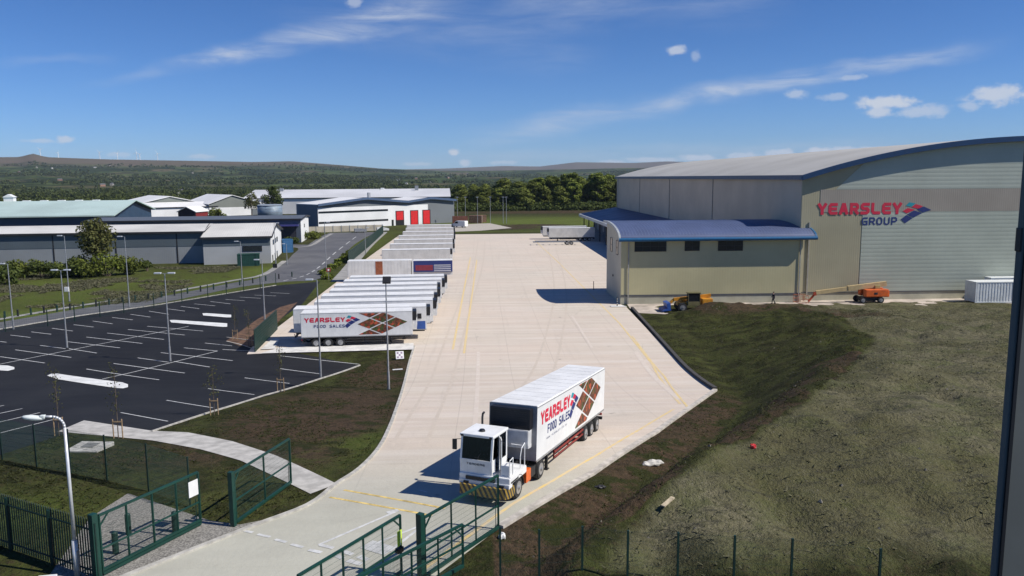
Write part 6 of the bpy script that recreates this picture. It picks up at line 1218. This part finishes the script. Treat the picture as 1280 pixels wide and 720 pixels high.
# ------------------------------------------------------------------ litter and oddments on the ground
def rock(label, name, px, py, sz, m, seed, cat, flat=.4, dz=0.):
    g = at_plateau(px, py) if px > 900 else at(px, py)[:2]; z = tz(*g); bm = bmesh.new(); bmesh.ops.create_icosphere(bm, subdivisions=3, radius=1); r_ = random.Random(seed)
    ph = [r_.uniform(0, 6) for _ in range(6)]
    for v in bm.verts:
        c = v.co; k = 1 + .18 * math.sin(3 * c.x + ph[0]) * math.cos(4 * c.y + ph[1]) + .12 * math.sin(7 * c.y + ph[2] + 5 * c.x); v.co = Vector((c.x * sz[0] * k, c.y * sz[1] * k, c.z * sz[2] * k + (.25 * sz[2] * math.sin(9 * c.x + ph[3]))))
    o = finish(name, bm, m, None, False); o.location = (*g, z + sz[2] * .5 + dz); o.rotation_euler = (0, 0, r_.uniform(0, 3)); return tag(o, label, cat)
PL = mat('pale_sheet', (.50, .48, .44), .6, 0, .15, 2)
o = rock('crumpled pale plastic sheet on the brown bank right of the truck', 'plastic_sheet', 815, 577, (.62, .28, .16), PL, 1, 'sheet'); o.rotation_euler = (0, 0, .2)
rock('small bright red scrap lying on the grey plateau', 'scrap', 942, 552, (.16, .12, .14), RED, 2, 'scrap'); rock('small dark lump on the brown strip beside the kerb', 'lump', 750, 608, (.26, .14, .09), BLACK, 3, 'lump')
g = at(834, 668); z = tz(g.x, g.y); bm = bmesh.new(); bx(bm, -.5, .5, -.09, .09, 0, .05); o = finish('plank', bm, mat('pale_timber', (.48, .40, .27), .8, 0, .2, 5)); o.location = (g.x, g.y, z + .06); o.rotation_euler = (.1, -.05, .9); tag(o, 'pale timber plank lying on the grass behind the bottom fence', 'plank')
g = at(500, 450); t = thing('marker_board', 'small white patterned square board standing on the brown bank by the trailers', 'board', (g.x, g.y, .1), .2); bm = bmesh.new(); bx(bm, -.42, .42, -.06, .06, 0, .85, M=Matrix.Rotation(-.5, 4, 'X'), bev=.03); finish('panel', bm, WHITE, t)
bm = bmesh.new(); 
for sx_, sz_ in ((-.2, .2), (.2, .2), (0, .43), (-.2, .66), (.2, .66)): bx(bm, sx_ - .09, sx_ + .09, -.075, -.061, sz_ - .09, sz_ + .09, M=Matrix.Rotation(-.5, 4, 'X'))
finish('pattern', bm, mat('mauve', (.30, .20, .30), .6), t)
g = at(497, 462.5); bm = bmesh.new(); bx(bm, -.5, .5, -.12, .12, 0, .06, bev=.01); o = finish('batten', bm, WHITE); o.location = (g.x, g.y, g.z + .03); o.rotation_euler = (0, 0, .25); tag(o, 'white batten lying on the brown bank below the marker board', 'batten')
g = at(616, 664); rock('white stone block at the foot of the right gate leaf', 'stone_block', 628, 672, (.16, .14, .14), WHITE, 6, 'stone')
# loose stones and tufts on the plateau and banks
rg = np.random.default_rng(9); vs, fs = [], []
def tet(x, y, z, s):
    b = len(vs); 
    for a in range(4): an = a * 1.57 + rg.random(); vs.append((x + s * math.cos(an) * rg.uniform(.6, 1.2), y + s * math.sin(an) * rg.uniform(.6, 1.2), z - .03))
    vs.append((x, y, z + s * rg.uniform(.4, .9))); fs.extend([(b, b + 1, b + 4), (b + 1, b + 2, b + 4), (b + 2, b + 3, b + 4), (b + 3, b, b + 4)])
N = 2600; xx = rg.uniform(2, 60, N); yy_ = rg.uniform(27, 110, N); ok = inside(POLY_TOE, xx, yy_) | ((xx < 25) & (yy_ < 60) & (segd(TOE, xx, yy_) < 5) & inside([(1.5, 24)] + [(p_[0] + .6, p_[1]) for p_ in right_edge[1:4]] + [(60, 66), (60, 24)], xx, yy_)); ok &= vnoise(xx, yy_, 6, 8) > -.12
xx, yy_ = xx[ok], yy_[ok]; zz = terrain(xx, yy_)
for x, y, z in zip(xx, yy_, zz): tet(x, y, z, .035 + .10 * rg.random() ** 4)
me = bpy.data.meshes.new('stones'); me.from_pydata(vs, [], fs); me.update(); me.materials.append(mat('rubble', (.20, .18, .14), .95, 0, .5, .5)); o = bpy.data.objects.new('loose_stones', me); C.objects.link(o); tag(o, 'loose stones and clods scattered over the rough banks', 'stones', kind='stuff')
def tufts(name, N, region, hmin, hmax, m, seed, nz=-.1, sc=3.):
    rg = np.random.default_rng(seed); (x0, x1, y0, y1), fn = region; x = rg.uniform(x0, x1, N); y = rg.uniform(y0, y1, N); ok = fn(x, y) & (vnoise(x, y, sc, seed) + .5 * vnoise(x, y, sc * .3, seed + 1) > nz); x, y = x[ok], y[ok]; z = terrain(x, y); n = len(x); out = []
    for b in range(3):
        a = rg.random(n) * 6.28; h_ = rg.uniform(hmin, hmax, n); w_ = h_ * .5; lx, ly = np.cos(a), np.sin(a); tx, ty = rg.normal(size=n) * 1.5, rg.normal(size=n) * 1.5
        p0 = np.stack([x - lx * w_, y - ly * w_, z - .02], -1); p1 = np.stack([x + lx * w_, y + ly * w_, z - .02], -1); p2 = np.stack([x + lx * w_ * .3 + tx * h_, y + ly * w_ * .3 + ty * h_, z + h_], -1); p3 = np.stack([x - lx * w_ * .3 + tx * h_, y - ly * w_ * .3 + ty * h_, z + h_ * .9], -1)
        out.append(np.stack([p0, p1, p2, p3], 1).reshape(-1, 3))
    o = bpy.data.objects.new(name, quad_mesh(name, np.concatenate(out), m)); C.objects.link(o); return o
GL = leafmat('grass_blades', (.030, .036, .010), (.065, .068, .022), 0); GL2 = leafmat('dry_grass_blades', (.09, .09, .050), (.17, .16, .095), 0)
rp = [(p_[0] + .3, p_[1]) for p_ in right_edge[1:5]]; bankR = rp + [(21.9, 113), (60, 110), (60, 24), (2.2, 24)]
tag(tufts('grass_tufts', 26000, ((1, 45, 26, 100), lambda x, y: inside(bankR, x, y) & ~inside(POLY_CREST, x, y)), .03, .09, GL, 61), 'rough green grass on the dark bank beside the yard', 'grass', kind='stuff')
tag(tufts('dry_grass', 30000, ((3, 70, 26, 110), lambda x, y: inside(POLY_CREST, x, y)), .03, .09, GL2, 63), 'dry pale grass on the raised plateau', 'grass', kind='stuff')
lb = [tuple(p_) for p_ in A2([(-40, 600), (0, 580), (75, 542), (100, 545), (200, 556), (300, 580), (386, 620), (300, 654), (250, 648), (160, 612), (110, 645), (60, 690), (-40, 690)])]
lb2 = [tuple(p_) for p_ in A2([(195, 539), (262, 518), (400, 478), (450, 460), (505, 440), (500, 470), (490, 510), (480, 532), (466, 560), (440, 582), (418, 600), (345, 566), (235, 539)])]
tag(tufts('verge_grass', 16000, ((-40, -2, 28, 60), lambda x, y: inside(lb, x, y)), .04, .11, GL, 65), 'short rough grass around the footpath and fences', 'grass', kind='stuff'); tag(tufts('bank_grass', 14000, ((-24, -4, 38, 86), lambda x, y: inside(lb2, x, y)), .03, .09, GL, 67, 0.02), 'patchy grass on the brown bank beside the yard', 'grass', kind='stuff')
tag(tufts('field_grass', 34000, ((-110, -48, 118, 176), lambda x, y: (x < -52) & (y > 124 + (x + 56) * .35)),   .10, .28, GL2, 69, -.05, 8), 'long dry grass in the field before the long warehouse', 'grass', kind='stuff')

TYM = worn_mat('tyre_marks', (.50, .43, .35), (.575, .49, .40), .58); tk = []
for cx_, pts_ in ((0, [(510, 560), (545, 490), (575, 400), (598, 330), (602, 300)]), (0, [(655, 500), (690, 430), (700, 360), (690, 310)])):
    c_ = smooth_pts(A2(pts_), 6)
    for off in (-1.0, 1.0):
        q_ = []
        for i in range(len(c_)):
            p0_, p1_ = Vector(c_[max(0, i - 1)]), Vector(c_[min(len(c_) - 1, i + 1)]); d_ = (p1_ - p0_).normalized(); q_.append((c_[i][0] - d_.y * off, c_[i][1] + d_.x * off))
        tk += path_polys(q_, .26)
drape('tyre_marks', tk, TYM, .0235)
# dark window jamb close by at right; run to the ground and foot added
d = ray(1254.5, 500); k = 2.66 / d.y; xc = d.x * k; t = thing('window_jamb', 'tall dark grey window jamb close by at the right edge of the view', 'column', (xc, 2.6, 0)); zc = tz(xc, 2.6)
CM = mat('jamb_grey', (.12, .13, .12), .8, 0, .12, 1.5)
bm = bmesh.new(); bx(bm, 0, .34, .03, .06, zc - .5, 24, bev=.004); finish('shaft', bm, CM, t)
bm = bmesh.new(); bx(bm, .008, .02, .022, .029, zc, 24); finish('seam_strip', bm, BLACK, t)
bm = bmesh.new(); bx(bm, -.005, .0, .03, .06, 18.64, 18.72, bev=.004); finish('latch', bm, BLACK, t)
bm = bmesh.new(); bx(bm, -.1, .44, -.1, .16, zc - .5, zc + .06); finish('base_plate', bm, CM, t)

# ------------------------------------------------------------------ the air
bm = bmesh.new(); bx(bm, -15000, 15000, -300, 15500, -230, 420); hz_ = finish('haze', bm, []); hz_['kind'] = 'stuff'; hz_['label'] = 'thin blue haze over the distant moors'; hz_['category'] = 'haze'
m = bpy.data.materials.new('haze_air'); m.use_nodes = True; nt = m.node_tree; nt.nodes.remove(nt.nodes['Principled BSDF']); v = nt.nodes.new('ShaderNodeVolumePrincipled'); v.inputs['Density'].default_value = 3.2e-5; v.inputs['Color'].default_value = (.66, .80, 1, 1); v.inputs['Anisotropy'].default_value = 0
nt.links.new(v.outputs[0], nt.nodes['Material Output'].inputs['Volume']); hz_.data.materials.append(m)
